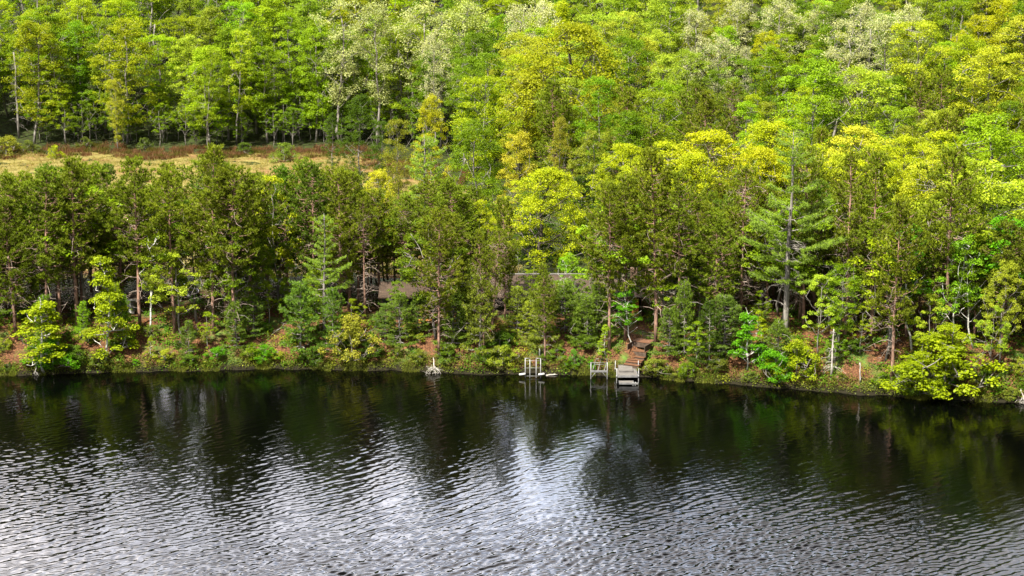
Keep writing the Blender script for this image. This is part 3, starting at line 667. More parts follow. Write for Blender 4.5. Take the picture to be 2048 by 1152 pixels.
# distinctive crowns further back
for kind, px, s, top, c, w, nm, lb in [
    ('big', 1165, 70, 48, (.27, .30, .02), 1.1, 'oak_tree', 'big spreading golden olive oak in the middle of the forest'),
    ('far', 1514, 92, 62, GOLD, .75, 'maple_tree', 'round golden maple next to the silvery poplars'),
    ('silver', 1425, 88, 68, SILV, 1.0, 'poplar_tree', 'silvery white poplar left of the round golden maple'),
    ('silver', 1480, 95, 92, SILV, .7, 'poplar_tree', 'small silvery poplar under the round golden maple'),
    ('silver', 1625, 112, 12, (.34, .36, .40), 1.2, 'poplar_tree', 'large grey green poplar with fanned bare limbs at top right'),
    ('silver', 1700, 100, 5, SILV, 1.0, 'poplar_tree', 'silvery poplar at the top right edge'),
    ('silver', 1790, 98, 8, SILV, .9, 'poplar_tree', 'silvery poplar left of the golden crowns at top right'),
    ('silver', 1460, 104, 0, SILV, 1.1, 'poplar_tree', 'silvery poplar at the top behind the round golden maple'),
    ('silver', 1545, 104, -5, SILV, 1.0, 'poplar_tree', 'silvery poplar at the top, above the golden maple'),
    ('silver', 1080, 102, 0, (.52, .54, .68), .8, 'poplar_tree', 'whitest poplar at the top centre'),
    ('silver', 690, 105, 0, (.38, .42, .38), 1.0, 'poplar_tree', 'silvery poplar at the top left of centre'),
    ('silver', 760, 104, 5, (.34, .38, .34), 1.0, 'poplar_tree', 'pale poplar at the top, second from the left'),
    ('silver', 850, 103, 5, (.38, .42, .38), 1.1, 'poplar_tree', 'pale green poplar at the top left of the bright green maple'),
    ('silver', 872, 90, 60, SILV, .55, 'poplar_tree', 'slender silvery poplar above the golden shore tree'),
    ('silver', 1380, 96, 20, SILV, 1.0, 'poplar_tree', 'silvery poplar left of the pair by the round golden maple'),
    ('silver', 1660, 84, 40, (.38, .40, .44), 1.1, 'poplar_tree', 'dusty grey green poplar below the fanned bare limbs'),
    ('silver', 1750, 86, 28, (.40, .43, .5), 1.0, 'poplar_tree', 'dusty silver poplar left of the tall yellow green maple'),
    ('silver', 1040, 100, 10, SILV, .8, 'poplar_tree', 'silvery poplar just left of the whitest one'),
    ('silver', 930, 104, -5, (.36, .42, .3), 1.0, 'poplar_tree', 'pale poplar at the top between the two silvery groups'),
    ('far', 870, 52, 190, (.34, .35, .03), .65, 'maple_tree', 'orange yellow maple standing at the marsh corner'),
    ('far', 975, 56, 150, YG, 1.0, 'maple_tree', 'rounded yellow green maple right of the orange yellow one'),
    ('far', 800, 45, 236, OLIVE, .55, 'maple_tree', 'thin olive maple on the right marsh edge'),
    ('far', 1045, 40, 262, (.40, .38, .06), .8, 'maple_tree', 'yellow olive maple behind the big rounded yellow maple'),
    ('far', 960, 30, 240, GRN, .9, 'maple_tree', 'mid green maple behind the tall grey trunked white pine'),
    ('far', 1120, 48, 235, (.25, .25, .05), .5, 'maple_tree', 'small rust tinged maple in the forest centre'),
    ('far', 1190, 58, 150, (.16, .30, .02), .7, 'birch_tree', 'fresh green birch right below the spreading oak'),
    ('far', 1975, 105, 0, GOLD, 1.2, 'maple_tree', 'golden domed maple at the top right corner'),
    ('far', 1925, 100, 28, GOLD, 1.0, 'maple_tree', 'golden maple just left of the corner one'),
    ('far', 1820, 85, 40, (.34, .40, .04), 1.2, 'maple_tree', 'tall yellow green maple left of the golden domes'),
    ('far', 1960, 72, 95, (.34, .38, .04), 1.2, 'maple_tree', 'broad yellow green maple below the golden domes'),
    ('far', 1630, 60, 120, (.2, .33, .02), 1.2, 'maple_tree', 'fresh green maple below the fanned grey poplar'),
    ('far', 1720, 62, 135, (.30, .40, .05), 1.1, 'maple_tree', 'yellow tipped maple right of the fresh green one'),
    ('far', 730, 70, 190, DGR, .9, 'hemlock_tree', 'dark green drooping tree at the shaded right end of the marsh'),
    ('far', 670, 84, 225, DGR, .75, 'hemlock_tree', 'very dark low tree over the marsh edge'),
    ('far', 770, 62, 240, DGR, .6, 'hemlock_tree', 'darkest tree at the marsh corner'),
    ('far', 250, 104, 155, (.34, .36, .06), .6, 'maple_tree', 'yellowish maple leaning out over the far marsh edge'),
    ('fartall', 430, 103, 95, (.2, .28, .02), .9, 'birch_tree', 'tall dark trunked birch in the middle of the far marsh edge')]:
    S(kind, px, s, top, c, nm, lb, w)
for px, y, h, w, c, lb in [(28, 266, 2.9, 2.1, OLIVE, 'large olive willow bush at the left end of the marsh edge'), (75, 268, 2.0, 1.6, (.13, .17, .05), 'dull green bush beside the large olive willow bush'), (125, 264, 2.0, 1.3, YEL, 'yellow shrub growing in the red brown reeds'),
        (575, 262, 2.6, 1.7, (.16, .24, .05), 'round green bush at the right end of the marsh'), (500, 268, 1.8, 1.6, (.09, .15, .03), 'dark bush left of the round green marsh bush'), (300, 271, 1.6, 1.7, (.11, .16, .05), 'grey green bush under the white trunks behind the marsh'), (185, 271, 1.7, 1.5, (.12, .16, .05), 'grey green bush right of the yellow marsh shrub')]:
    plant('shrub', (px - 1024) / F * y / math.cos(PITCH), y, h, c, 'marsh_bush', lb, 'shrub', None, None, w / 1.6)

# ------------------------------------------------------------------ fill
def free(x, y, d):
    for a, b in PLACED:
        if (a - x) ** 2 + (b - y) ** 2 < d * d: return False
    return True
ENV = ([0, 60, 100, 180, 240, 320, 420, 520, 600, 700, 760, 950, 990, 1165, 1200, 1300, 1420, 1500, 1650, 1800, 1900, 2048],
       [345, 352, 320, 322, 345, 330, 300, 345, 318, 335, 380, 350, 460, 470, 370, 375, 370, 360, 365, 385, 410, 420])
def pxof(x, y): return 1024 + F * x / (y * CP + (HC - 20) * SP)
HOUSE = [(-11.8, -7.5, 172.5, 178.5), (-2.4, 12.4, 171.5, 182.0), (-33.5, -28.5, 174.5, 185)]
KEEP = [(515, 600, 11), (105, 245, 9), (1000, 1172, 19), (580, 715, 6), (1480, 1670, 8.5), (735, 800, 7), (330, 400, 3), (1235, 1300, 4), (1780, 1960, 2.5)]     # sight lines kept open, as in the photograph
def keep(x, y):
    px = pxof(x, y); s = y - shore(x); return any(a < px < b and s < c for a, b, c in KEEP)
def inhouse(x, y, m=1.0):
    return any(a - m < x < b + m and c - m < y < d + m for a, b, c, d in HOUSE)
n_red = 0
for k in range(4000):
    if n_red >= 272: break
    x = rnd.uniform(-50, 50) if n_red < 225 else rnd.choice([-1, 1]) * rnd.uniform(48, 64); s = rnd.uniform(4, 24 if x < 5 else 40); y = shore(x) + s
    if inhouse(x, y) or not free(x, y, 1.9) or keep(x, y): continue
    if s < 12 and (-14 < x < -5.5 or -3 < x < 12.5) and rnd.random() < .15: continue
    if x > -34 and x < -27 and s < 12 and rnd.random() < .5: continue
    px = pxof(x, y); pt = np.interp(px, *ENV) + (rnd.random() ** 1.3) * 75 - (s - 12) * (0 if px < 1180 else 1.0)
    h = atY(px, pt, y)[2] - terr(x, y)
    if h < 7: continue
    zone = 'left of the small cabin' if px < 720 else ('around the two cabins' if px < 1300 else 'right of the wooden steps')
    lb = 'dark olive red pine in the dense pine belt ' + zone
    _t = plant('red', x, y, min(h, 18.5), hue(rnd.choice([REDP, REDP, (.14, .18, .018), (.09, .155, .02)]), .2), 'red_pine', lb, 'tree', 'red pines in the shore belt ' + zone, None, rnd.uniform(.85, 1.3)); n_red += 1; _t.rotation_euler = (rnd.gauss(0, .025), rnd.gauss(0, .025), rnd.random() * 6.28)
n_h = 0
for k in range(900):
    if n_h >= 62: break
    x = rnd.uniform(-46, 46); s = rnd.uniform(2.5, 26); y = shore(x) + s
    if inhouse(x, y) or not free(x, y, 1.6) or not notstep(x, y) or keep(x, y): continue
    hx = atY(pxof(x, y), np.interp(pxof(x, y), *ENV) + 30, y)[2] - terr(x, y)
    plant(rnd.choice(['maple', 'open', 'birch', 'open']), x, y, min(rnd.uniform(6.5, 12.5), max(3, hx)), hue(rnd.choice([GRN, LIME, (.18, .27, .015), YG, GRN]), .2), 'maple_tree', 'green leafy tree mixed into the shore belt of pines', 'tree', 'leafy trees mixed into the shore pines', None, .95); n_h += 1
for k in range(60):
    x = rnd.uniform(-7, 20); y = rnd.uniform(184.5, 204)
    if not free(x, y, 2.2) or marsh(x, y) > .5: continue
    plant(rnd.choice(['open', 'far', 'maple', 'ypine']), x, y, rnd.uniform(4.5, 8), hue(rnd.choice([GRN, DGR, (.18, .27, .015)]), .2), 'maple_tree', 'dark leafy tree filling the gap behind the long house', 'tree', 'dark trees behind the long house', None, 1.1)
# mixed young hardwoods within the belt, and mid forest on the right
pal_mid = [GRN, YG, LIME, GRN, (.19, .27, .015), (.3, .33, .05), (.2, .24, .04), PALE]
n_mid = 0
for k in range(6000):
    if n_mid >= 140: break
    x = rnd.uniform(-14, 88); y = rnd.uniform(190, 278)
    if abs(x) > y * .28 + 14 or marsh(x, y) > .05 or not free(x, y, 4.6): continue
    px = pxof(x, y)
    c = rnd.choice(pal_mid); nmz = 'yellow green' if c in (YG, LIME) else 'mid green'
    if y < 230 and rnd.random() < .4:
        plant('red', x, y, rnd.uniform(12, 15.5), hue(REDP, .15), 'red_pine', 'brown green pine among the maples inland of the right shore', 'tree', 'pines inland of the right shore'); n_mid += 1; continue
    z = 'inland forest left of the giant white pine' if px < 1570 else 'inland forest right of the giant white pine'
    kd = rnd.choice(['far', 'far', 'fartall', 'far'])
    plant(kd, x, y, rnd.uniform(11, 14) if 1350 < px < 1800 and y > 235 else rnd.uniform(11.5, 15.5) if y < 240 else rnd.uniform(13, 17), hue(c, .15), 'maple_tree' if kd == 'far' else 'birch_tree', nmz + (' leafy' if kd == 'far' else ' slender') + ' tree in the ' + z, 'tree', nmz + ' ' + kd.replace('fartall', 'slender').replace('far', 'leafy') + ' trees in the ' + z, None, rnd.uniform(.85, 1.2)); n_mid += 1
# the forest behind the marsh and up the hill
pal_back = [YG, LIME, GRN, (.21, .30, .015), (.27, .33, .02), (.17, .26, .014), (.28, .34, .03), (.24, .32, .02), PALE]
rows = []
y = 275.0
while y < 372:
    hw = y * .27 + 14; x = -hw + rnd.uniform(0, 4)
    while x < hw:
        rows.append((x + rnd.uniform(-1.6, 1.6), y + rnd.uniform(-2, 2))); x += 5.0 if y < 290 else 6.8
    y += 5.2 if y < 290 else 7.5
rnd.shuffle(rows); n_b = 0
for x, y in sorted(rows, key=lambda q: q[1]):
    if n_b >= 330 or marsh(x, y) > .1 or not free(x, y, 3.0): continue
    px = pxof(x, y)
    side = 'left' if px < 640 else ('middle' if px < 1300 else 'right')
    pal = pal_back + ([SILV, PALE, SILV] if px > 1300 and y > 300 else [])
    c = rnd.choice(pal)
    if y > 285 and rnd.random() < .04: c = DGR
    kd = 'silver' if c == SILV else rnd.choice(['far', 'far', 'fartall'] if y < 290 else ['far', 'far', 'far', 'fartall'])
    if kd == 'silver': nm, ad = 'poplar_tree', 'silvery pale poplar'
    elif kd == 'fartall': nm, ad = 'birch_tree', 'slender grey trunked tree'
    else: nm, ad = 'broadleaf_tree', ('yellow green leafy tree' if c[0] > .25 else 'green leafy tree')
    where = ('behind the marsh' if y < 290 and px < 800 else 'on the far hillside') + ', ' + {'left': 'left third of the forest', 'middle': 'middle of the forest', 'right': 'right third of the forest'}[side]
    plant(kd, x, y, rnd.uniform(10, 13) if kd != 'silver' and 1340 < px < 1790 and y < 300 else rnd.uniform(13, 18.5), hue(c, .3), nm, ad + ' ' + where, 'tree', ad + 's ' + where, None, rnd.uniform(.85, 1.15)); n_b += 1
# understory saplings along the far marsh edge and in the belt
for k in range(70):
    x = rnd.uniform(-66, -16); y = rnd.uniform(273, 279)
    if not free(x, y, 1.0): continue
    plant('open', x, y, rnd.uniform(3.5, 7.5), hue(rnd.choice([LIME, YG, GRN, GRN]), .2), 'maple_sapling', 'small leafy understory tree under the tall trunks behind the marsh', 'tree', 'understory trees behind the marsh', None, .85)
n_u = 0
for k in range(600):
    if n_u >= 75: break
    x = rnd.uniform(-46, 46); s = rnd.uniform(1.5, 20); y = shore(x) + s
    if inhouse(x, y, 1.5) or not free(x, y, 1.7) or not notstep(x, y): continue
    plant(rnd.choice(['sapling', 'open', 'open', 'ypine']), x, y, rnd.uniform(2.2, 5.0), hue(rnd.choice([GRN, (.15, .25, .02), LIME, YG]), .2), 'understory_sapling', 'small sapling growing under the shore pines', 'tree', 'saplings under the shore pines', None, .9); n_u += 1

for k in range(72):
    x = -46 + k * 92 / 72 + rnd.uniform(-.5, .5); y = shore(x) + rnd.uniform(.15, 1.1) + (rnd.uniform(0, 4) if k % 2 else 0)
    if not notstep(x, y) or 6.5 < x < 11 and y < 167 or .2 < x < 2.4 and y < 167: continue
    plant('shrub', x, y, rnd.uniform(.55, 1.5), hue(rnd.choice([GRN, DGR, (.10, .17, .03), (.12, .2, .03), (.28, .33, .05), VIV, (.16, .2, .05)]), .2), 'bank_shrub', 'low leafy shrub on the bank by the waterline', 'shrub', 'low shrubs along the bank', None, rnd.uniform(1.0, 1.6))
for k, (px, y, h) in enumerate([(55, 278, 15), (240, 281, 14), (330, 290, 15), (105, 300, 16), (560, 279, 13), (500, 296, 16), (885, 268, 14), (1255, 262, 14), (1385, 282, 15), (1720, 268, 12), (1890, 262, 13)]):
    x = (px - 1024) / F * y / math.cos(PITCH); me = snag(520 + k, h * .82, 44, .11, M_GREYBARK)
    o = tag(obj('dead_tree', me, loc=(x, y, terr(x, y) - .1)), 'bare grey dead tree standing among the leafy crowns of the far forest', 'dead tree', 'bare dead trees in the far forest')
    me.transform(__import__('mathutils').Matrix.Diagonal((1.7, 1.7, 1, 1)))
# ------------------------------------------------------------------ buildings
M_SHINGLE = None
def brickmat(name, c1, c2, mortar, sx, sy, rough=.85):
    m, t = mat_new(name); Lk = t.links.new
    p = nd(t, 'ShaderNodeBsdfPrincipled'); p.inputs['Roughness'].default_value = rough; p.inputs['Specular IOR Level'].default_value = .2
    tcn = nd(t, 'ShaderNodeTexCoord'); sep = nd(t, 'ShaderNodeSeparateXYZ'); Lk(tcn.outputs['Object'], sep.inputs[0])
    ad = nd(t, 'ShaderNodeMath', operation='ADD'); Lk(sep.outputs['Y'], ad.inputs[0]); Lk(sep.outputs['Z'], ad.inputs[1])
    cb = nd(t, 'ShaderNodeCombineXYZ'); Lk(sep.outputs['X'], cb.inputs[0]); Lk(ad.outputs[0], cb.inputs[1])
    b = nd(t, 'ShaderNodeTexBrick'); b.inputs['Scale'].default_value = 1; b.inputs['Brick Width'].default_value = sx; b.inputs['Row Height'].default_value = sy; b.inputs['Mortar Size'].default_value = .018
    b.inputs['Color1'].default_value = (*c1, 1); b.inputs['Color2'].default_value = (*c2, 1); b.inputs['Mortar'].default_value = (*mortar, 1)
    Lk(cb.outputs[0], b.inputs['Vector'])
    no = nd(t, 'ShaderNodeTexNoise'); no.inputs['Scale'].default_value = 1.5; no.inputs['Detail'].default_value = 5; Lk(tcn.outputs['Object'], no.inputs['Vector'])
    rp = nd(t, 'ShaderNodeValToRGB'); rp.color_ramp.elements[0].color = (.5, .5, .45, 1); rp.color_ramp.elements[1].color = (1.2, 1.15, 1.1, 1); Lk(no.outputs['Fac'], rp.inputs['Fac'])
    mu = nd(t, 'ShaderNodeMixRGB', blend_type='MULTIPLY'); mu.inputs['Fac'].default_value = 1; Lk(b.outputs['Color'], mu.inputs['Color1']); Lk(rp.outputs[0], mu.inputs['Color2']); Lk(mu.outputs[0], p.inputs['Base Color'])
    o_ = nd(t, 'ShaderNodeOutputMaterial'); Lk(p.outputs[0], o_.inputs['Surface']); return m
M_ROOF = brickmat('roof_shingle', (.105, .072, .055), (.07, .05, .04), (.025, .02, .015), .3, .14)
M_WALLSH = brickmat('wall_shingle', (.20, .13, .09), (.14, .09, .07), (.04, .03, .02), .18, .16)
M_TRIM = pmat('orange_trim', (.42, .16, .05), (.55, .24, .08), 3)
M_DARKGLASS = pmat('window_glass', (.01, .012, .015), None, rough=.08, spec=.6)
M_WHITE = pmat('white_paint', (.45, .45, .44), (.58, .58, .56), 5)
M_BLUEG = pmat('blue_curtain', (.25, .33, .42), (.4, .5, .6), 5)
M_ALU = pmat('aluminium', (.17, .17, .18), (.27, .27, .27), 3, rough=.45, metal=.35)
M_PLASTIC = pmat('white_plastic', (.42, .42, .4), (.5, .5, .48), 2, rough=.4)
M_DECK = pmat('grey_decking', (.10, .092, .086), (.17, .158, .148), 2, (1, 8, 1))
M_WOOD = pmat('brown_step_wood', (.08, .036, .018), (.17, .08, .04), 3, (.6, 4, 2), bump=.3)
M_DWOOD = pmat('dark_wood', (.05, .035, .025), (.10, .07, .05), 4)
def part(name, mat, parent, *boxes):
    b = MB()
    for q in boxes: b.box(*q)
    return obj(name, b.mesh(name, mat), parent)
def gable(name, mat, parent, x0, x1, y0, ym, y1, ze, zr, th=.12):
    b = MB()
    V = []
    for x in (x0, x1): V += [(x, y0, ze), (x, ym, zr), (x, y1, ze), (x, y1, ze - th), (x, ym, zr - th), (x, y0, ze - th)]
    b.add(V, [(0, 1, 7, 6), (1, 2, 8, 7), (5, 11, 10, 4), (4, 10, 9, 3), (0, 6, 11, 5), (2, 3, 9, 8), (0, 5, 4, 1), (1, 4, 3, 2), (6, 7, 10, 11), (7, 8, 9, 10)])
    return obj(name, b.mesh(name, mat), parent)
# small cabin (left)
cx = -9.6; cb = thing('cabin', 'small brown shingled cabin with glazed porch on the bank behind a slim pine', 'cabin', (cx, 173.6, 2.9))
part('wall', M_WALLSH, cb, (-2.1, 2.1, 0, .12, .25, 1.0), (-2.1, 2.1, 3.9, 4.0, .25, 2.3), (-2.1, -2.0, .12, 3.9, .25, 2.3), (2.0, 2.1, .12, 3.9, .25, 2.3), (-2.1, 2.1, -.0, .12, 2.12, 2.3))
part('floor', M_DWOOD, cb, (-2.0, 2.0, .12, 3.9, .15, .24))
for x in (-2.05, -.7, .7, 2.05): part('post', M_DWOOD if x < 2 else M_TRIM, cb, (x - .05, x + .05, -.02, .1, -.9, 2.12))
for a, b in ((-2.0, -.75), (-.65, .65), (.75, 2.0)):
    w = part('window', M_DWOOD, cb, (a, b, .02, .07, 1.0, 1.05), (a, b, .02, .07, 2.07, 2.12)); part('pane', M_DARKGLASS, w, (a, b, .04, .05, 1.05, 2.07))
part('curtain', M_BLUEG, cb, (1.1, 1.4, .09, .11, 1.1, 2.0)); part('table', M_WHITE, cb, (-1.9, -1.1, .5, .9, 1.1, 1.18))
rf = gable('roof', M_ROOF, cb, -2.35, 2.35, -.5, 2.0, 4.5, 2.32, 3.15)
part('fascia', M_TRIM, cb, (2.36, 2.40, -.5, -.1, 2.1, 2.5)); 
part('porch_deck', M_TRIM, cb, (1.2, 2.6, -1.3, -.03, .1, .2)); part('sill_board', M_ALU, cb, (1.2, 2.0, -.06, -.03, .24, .32))
# long house
hb = thing('house', 'long brown house with shingled roof hidden behind the pines above the dock', 'house', (4.9, 174.2, 2.9))
part('wall', M_WALLSH, hb, (-6.6, 6.8, 0, .12, 0, .7), (-6.6, 6.8, 0, .12, 1.95, 2.15), (-3.0, -1.5, 0, .12, .7, 1.95), (.5, 2.5, 0, .12, .7, 1.95), (-6.6, 6.8, 6.4, 6.5, 0, 2.15), (-6.6, -6.5, .12, 6.4, 0, 2.15), (6.7, 6.8, .12, 6.4, 0, 2.15))
for a, b in ((-6.6, -3.0), (-1.5, .5), (2.5, 4.6)):
    w = part('window', M_DWOOD, hb, (a, b, .02, .08, .7, .78), (a, b, .02, .08, 1.87, 1.95), ((a + b) / 2 - .03, (a + b) / 2 + .03, .02, .08, .78, 1.87)); part('pane', M_DARKGLASS, w, (a, b, .045, .055, .78, 1.87))
d = part('door', M_DARKGLASS, hb, (4.6, 5.6, .03, .08, 0, 1.95)); part('curtain', M_WHITE, d, (5.2, 5.45, .1, .12, .3, 1.8))
part('red_panel', M_TRIM, hb, (5.9, 6.5, -.02, 0, .2, 1.9))
rf = gable('roof', M_ROOF, hb, -7.0, 4.2, -.7, 3.2, 7.2, 2.2, 3.45); part('ridge_cap', M_DECK, rf, (-7.0, 4.2, 3.05, 3.35, 3.43, 3.49))
gable('porch_roof', M_ROOF, hb, 4.25, 7.2, -.7, 2.5, 6.8, 2.2, 3.1)
part('chimney', M_WALLSH, hb, (5.9, 6.5, 2.6, 3.2, 3.0, 4.1))
part('terrace', M_TRIM, hb, (-6.9, 6.9, -1.5, -.03, -.12, 0))
# grey shed behind the left saplings
sh = thing('shed', 'small grey shed with white roof edge behind the tall left sapling', 'shed', (-35.0, 175.5, 3.1))
part('wall', M_DECK, sh, (-.7, .7, 0, 1.3, 0, 1.3)); gable('roof', M_DWOOD, sh, -.9, .9, -.2, .65, 1.5, 1.36, 1.7, .06); part('fascia', M_WHITE, sh, (-.9, .9, -.24, -.2, 1.24, 1.38)); part('door', M_WHITE, sh, (-.1, .45, -.03, 0, .05, 1.2))
# parked dark car on the left
def car():
    c = thing('parked_car', 'dark parked car half hidden behind the pine trunks at left', 'car', (-31.6, 182, 3.05))
    b = MB(); X = [-2.2, -2.15, -1.3, -.75, .7, 1.25, 2.05, 2.2]; Zt = [.6, .85, .95, 1.42, 1.45, 1.0, .85, .6]; hw = [.8, .86, .88, .7, .7, .88, .86, .8]
    V = []; 
    for x, z, w_ in zip(X, Zt, hw): V += [(x, -.85, .32), (x, -.9, .75 if z > .8 else z), (x, -w_, z), (x, w_, z), (x, .9, .75 if z > .8 else z), (x, .85, .32)]
    Q = []
    for i in range(7):
        for k in range(6): Q.append((i * 6 + k, i * 6 + (k + 1) % 6, (i + 1) * 6 + (k + 1) % 6, (i + 1) * 6 + k))
    b.add(V, Q + [(0, 5, 4, 1), (1, 4, 3, 2), (42, 43, 46, 47), (43, 44, 45, 46)])
    obj('body', b.mesh('body', pmat('car_paint', (.02, .018, .025), None, rough=.2, spec=.6), True), c)
    part('side_window', M_DARKGLASS, c, (-.7, .65, -.83, -.80, .98, 1.3)); part('windscreen', M_BLUEG, c, (-1.15, -.85, -.6, .6, 1.08, 1.22))
    for x in (-1.35, 1.35):
        for y in (-.9, .72):
            w = MB(); w.tube([(x, y, .32), (x, y + .18, .32)], .32, 16); wo = obj('wheel', w.mesh('wheel', pmat('tyre', (.02, .02, .02)), True), c)
            r_ = MB(); r_.tube([(x, y - .01, .32), (x, y + .19, .32)], .18, 12); obj('rim', r_.mesh('rim', M_ALU, True), wo)
    part('headlight', M_PLASTIC, c, (-2.24, -2.18, -.75, -.45, .62, .74)); part('headlight', M_PLASTIC, c, (-2.24, -2.18, .45, .75, .62, .74))
car()

# ------------------------------------------------------------------ shore furniture
def rod(mb, a, b, r=.025, s=8): mb.tube([a, b], r, s)
# dock
dx, dy, _ = atY(1254, 752, 164.2)
dk = thing('dock', 'small aluminium dock with grey decking at the foot of the wooden steps', 'dock', (dx, 164.3, 0))
part('deck', M_DECK, dk, *[(-.82, .82, -1.0 + k * .16, -1.0 + k * .16 + .145, .62, .66) for k in range(14)])
part('frame', M_ALU, dk, (-.86, .86, -1.06, -1.01, .5, .68), (-.86, .86, 1.25, 1.3, .5, .68), (-.88, -.83, -1.0, 1.25, .5, .655), (.83, .88, -1.0, 1.25, .5, .655))
part('ramp_plate', M_DECK, dk, (-.68, .52, .0, 2.0, .70, .82))
part('lower_step', M_DECK, dk, *[(-.72, .45, -1.75 + k * .16, -1.75 + k * .16 + .145, .2, .24) for k in range(4)])
part('step_frame', M_ALU, dk, (-.76, .86, -1.82, -1.77, .1, .26), (-.76, -.73, -1.76, -1.07, .1, .24), (.46, .49, -1.76, -1.07, .1, .24))
for x, y, z in ((-.93, -1.05, 1.3), (.93, -1.05, 1.3), (-.93, 1.3, 1.35), (1.05, 1.3, 1.35)):
    b = MB(); rod(b, (x, y, -1.5), (x, y, z), .034); b.tube([(x, y, .48), (x, y, .70)], .06, 8); obj('post', b.mesh('post', M_ALU, True), dk)
for x in (.42, .62):
    b = MB(); rod(b, (x, -1.75, -1.2), (x, -1.75, .3), .04); obj('ladder_leg', b.mesh('ladder_leg', M_ALU, True), dk)
# roll-in dock frame
fx = atY(1198, 735, 164.7)[0]
fr = thing('boat_rack', 'bare aluminium frame tilted onto the shore left of the dock', 'boat rack', (fx, 164.6, 0))
b = MB()
for x in (-.55, -.1, .45): rod(b, (x - .0, -.05, .72), (x + .38, 2.3, 1.15), .03)
rod(b, (-.17, 2.3, 1.15), (.83, 2.3, 1.15), .03); rod(b, (-.35, 1.2, .95), (.65, 1.2, .95), .02)
obj('ladder_frame', b.mesh('ladder_frame', M_ALU, True), fr)
part('crossbeam', M_ALU, fr, (-.68, .68, -.14, -.06, .62, .78)); b = MB(); rod(b, (-.7, -.1, 1.45), (.7, -.1, 1.45), .022); obj('top_rail', b.mesh('top_rail', M_ALU, True), fr)
for x in (-.7, .7):
    b = MB(); rod(b, (x, -.1, -1.2), (x, -.1, 1.5), .04); rod(b, (x, -.1, 0.1), (x * .4, -.1, .62), .02); obj('leg', b.mesh('leg', M_ALU, True), fr)
# boat lift
lx = atY(1066, 740, 164.5)[0]
lf = thing('boat_lift', 'tall white aluminium boat lift frame with two white rollers standing in the water', 'boat lift', (lx, 165.0, 0))
for x in (-.66, -.26, .28, .66):
    b = MB(); hh = 1.62 if abs(x) < .5 else 1.72; rod(b, (x, 0, -1.5), (x, 0, hh), .04); obj('upright', b.mesh('upright', M_ALU, True), lf)
b = MB()
for z in (.14, .86, 1.5): rod(b, (-.66, 0, z), (.66, 0, z), .02)
for x in (-.66, .28): rod(b, (x - .06, 0, 1.72), (x + .42, 0, 1.7), .035)
obj('crossbar', b.mesh('crossbar', M_ALU, True), lf)
for x in (-.9, .74):
    b = MB(); P = np.array([(x - .28, -.12, .28), (x - .24, -.12, .3), (x + .22, -.12, .36), (x + .26, -.12, .365)]); b.tube(P, [.06, .1, .1, .06], 12); obj('roller', b.mesh('roller', M_PLASTIC, True), lf)
# white post on the bank
x, y, z = ground(1079, 712); b = MB(); b.box(-.05, .05, -.05, .05, -.3, .75); b.box(-.07, .07, -.07, .07, .75, .79)
tag(obj('marker_post', b.mesh('marker_post', M_WHITE), loc=(x, y, z)), 'short white post on the bank above the boat lift', 'post')
# wooden steps
bx, by, bz = ground(1263, 738); ex, ey, ez = ground(1284, 702)
st = thing('wooden_steps', 'brown wooden steps and landing climbing the bank from the dock', 'steps', (bx, by, 0), -math.atan2(ex - bx, ey - by))
SL = math.hypot(ex - bx, ey - by)
def sz(q): return terr(bx + (ex - bx) * q / SL, by + (ey - by) * q / SL) + .16
q = -.1
for k in range(4):
    z = sz(q + .3)
    part('tread', M_WOOD, st, (-.72, .72, q, q + .34, z, z + .06)); part('riser', M_DWOOD, st, (-.70, .70, q + .04, q + .08, z - .25, z - .003)); q += .38
for n, ww in ((4, .74), (7, .8)):
    z = sz(q + n * .16)
    part('landing', M_WOOD, st, *[(-ww, ww, q + k * .16, q + k * .16 + .145, z, z + .06) for k in range(n)]); part('riser', M_DWOOD, st, (-ww + .02, ww - .02, q + .02, q + .06, z - .45, z - .003)); q += n * .16 + .02
for x in (-.84, .78): part('stringer', M_DWOOD, st, (x, x + .06, q - 2.3, q, z - .5, z + .02))
b = MB(); rod(b, (-.4, q, z - .3), (-.4, q, z + .7), .045); rod(b, (.75, q, z - .3), (.75, q, z + .7), .045); rod(b, (-.4, q, z + .66), (.75, q, z + .66), .045); rod(b, (-.4, q, z + .35), (.75, q, z + .35), .035)
obj('railing', b.mesh('railing', M_DWOOD, True), st)
# floating log
b = MB(); P = curve((-.55, 0, .03), (.5, .1, .05), .02, 6, .02); b.tube(P, [.04, .07, .075, .07, .06, .03], 8)
x = atY(1103, 748, 166)[0]; tag(obj('floating_log', b.mesh('floating_log', M_DEADWOOD, True), loc=(x, shore(x) - .55, 0)), 'pale log floating at the waterline right of the boat lift', 'log')
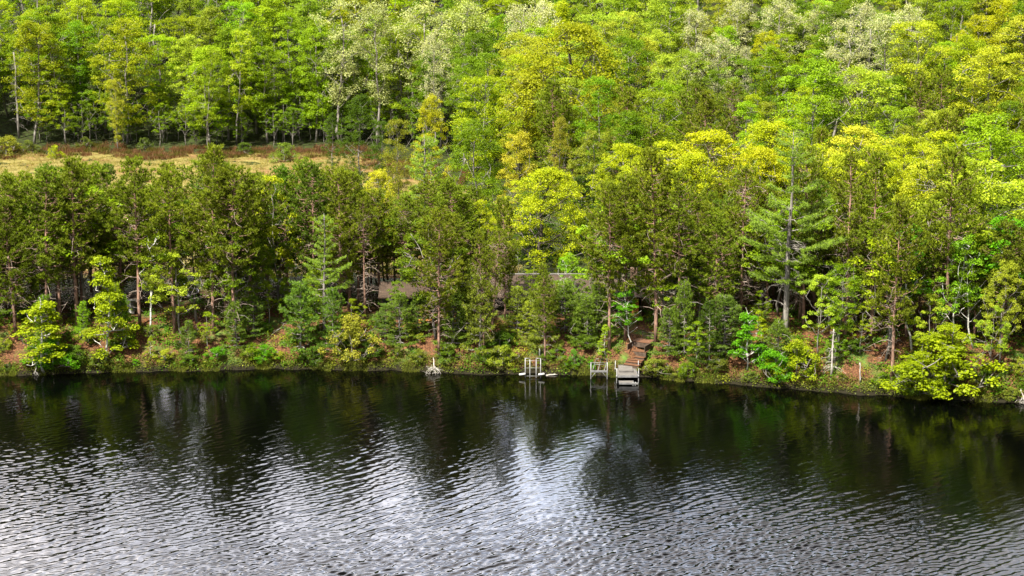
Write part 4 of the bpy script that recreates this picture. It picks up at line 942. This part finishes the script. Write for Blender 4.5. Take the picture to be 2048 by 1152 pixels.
# dead branch fans
def deadfan(seed, n, L_, up, name, label, loc, sc=1, rz=0):
    global rng
    rng = np.random.default_rng(seed); b = MB()
    for i in range(n):
        az = rng.uniform(-2.8, -.4); r = L_ * rng.uniform(.5, 1)
        e = np.array([r * math.cos(az), r * math.sin(az) * .6, rng.uniform(-.3, .2)]); P = curve((0, 0, up * rng.uniform(.4, 1)), e, .1, 6, .06); b.tube(P, np.linspace(.028, .009, 6), 5)
        for _ in range(5):
            f = P[rng.integers(1, 6)]; b.tube(curve(f, f + rng.normal(size=3) * [.25, .2, .15], 0, 3), [.016, .011, .005], 3, cap=False)
    b.tube(curve((-.1, .7, up + .5), (0, 0, up * .6), 0, 5, .04), np.linspace(.03, .06, 5), 6)
    o = obj(name, b.mesh(name, M_DEADWOOD, True), loc=loc); o.rotation_euler.z = rz; return tag(o, label, 'branch')
x = atY(868, 745, 166)[0]; deadfan(3, 13, 1.0, .7, 'dead_branch', 'bleached dead branch fanning into the water', (x, shore(x) - .2, 0))
x = atY(74, 750, 166)[0]; deadfan(5, 5, .4, .25, 'driftwood', 'small pale driftwood beside the leftmost white trunked sapling', (x, shore(x) - .2, 0))
x = atY(2042, 806, 158)[0]; deadfan(6, 9, .9, .5, 'dead_branch', 'bare grey branches at the water by the right edge', (x, shore(x) - .2, 0))
x, y, z = ground(1663, 757); tag(obj('dead_snag', snag(501, 4.3, 34), loc=(x, y, z - .1)), 'bare grey dead snag with drooping twigs on the right bank', 'dead tree')
x, y, z = ground(1720, 764); tag(obj('dead_post', snag(502, 1.75, 1, .07), loc=(x, y, z - .1)), 'bare pale stump post right of the dead snag', 'stump')
x, y, z = ground(1783, 700); tag(obj('dead_snag', snag(503, 3.6, 30, .07), loc=(x, y, z - .1)), 'dead twiggy tree with spreading bare limbs left of the overhanging maple', 'dead tree')
x, y, z = ground(1398, 655); tag(obj('dead_snag', snag(504, 5.5, 8, .05), loc=(x, y, z - .1)), 'thin pale dead stem in the shade right of the tall straight pine', 'dead tree')
print('TREES', len(PLACED))
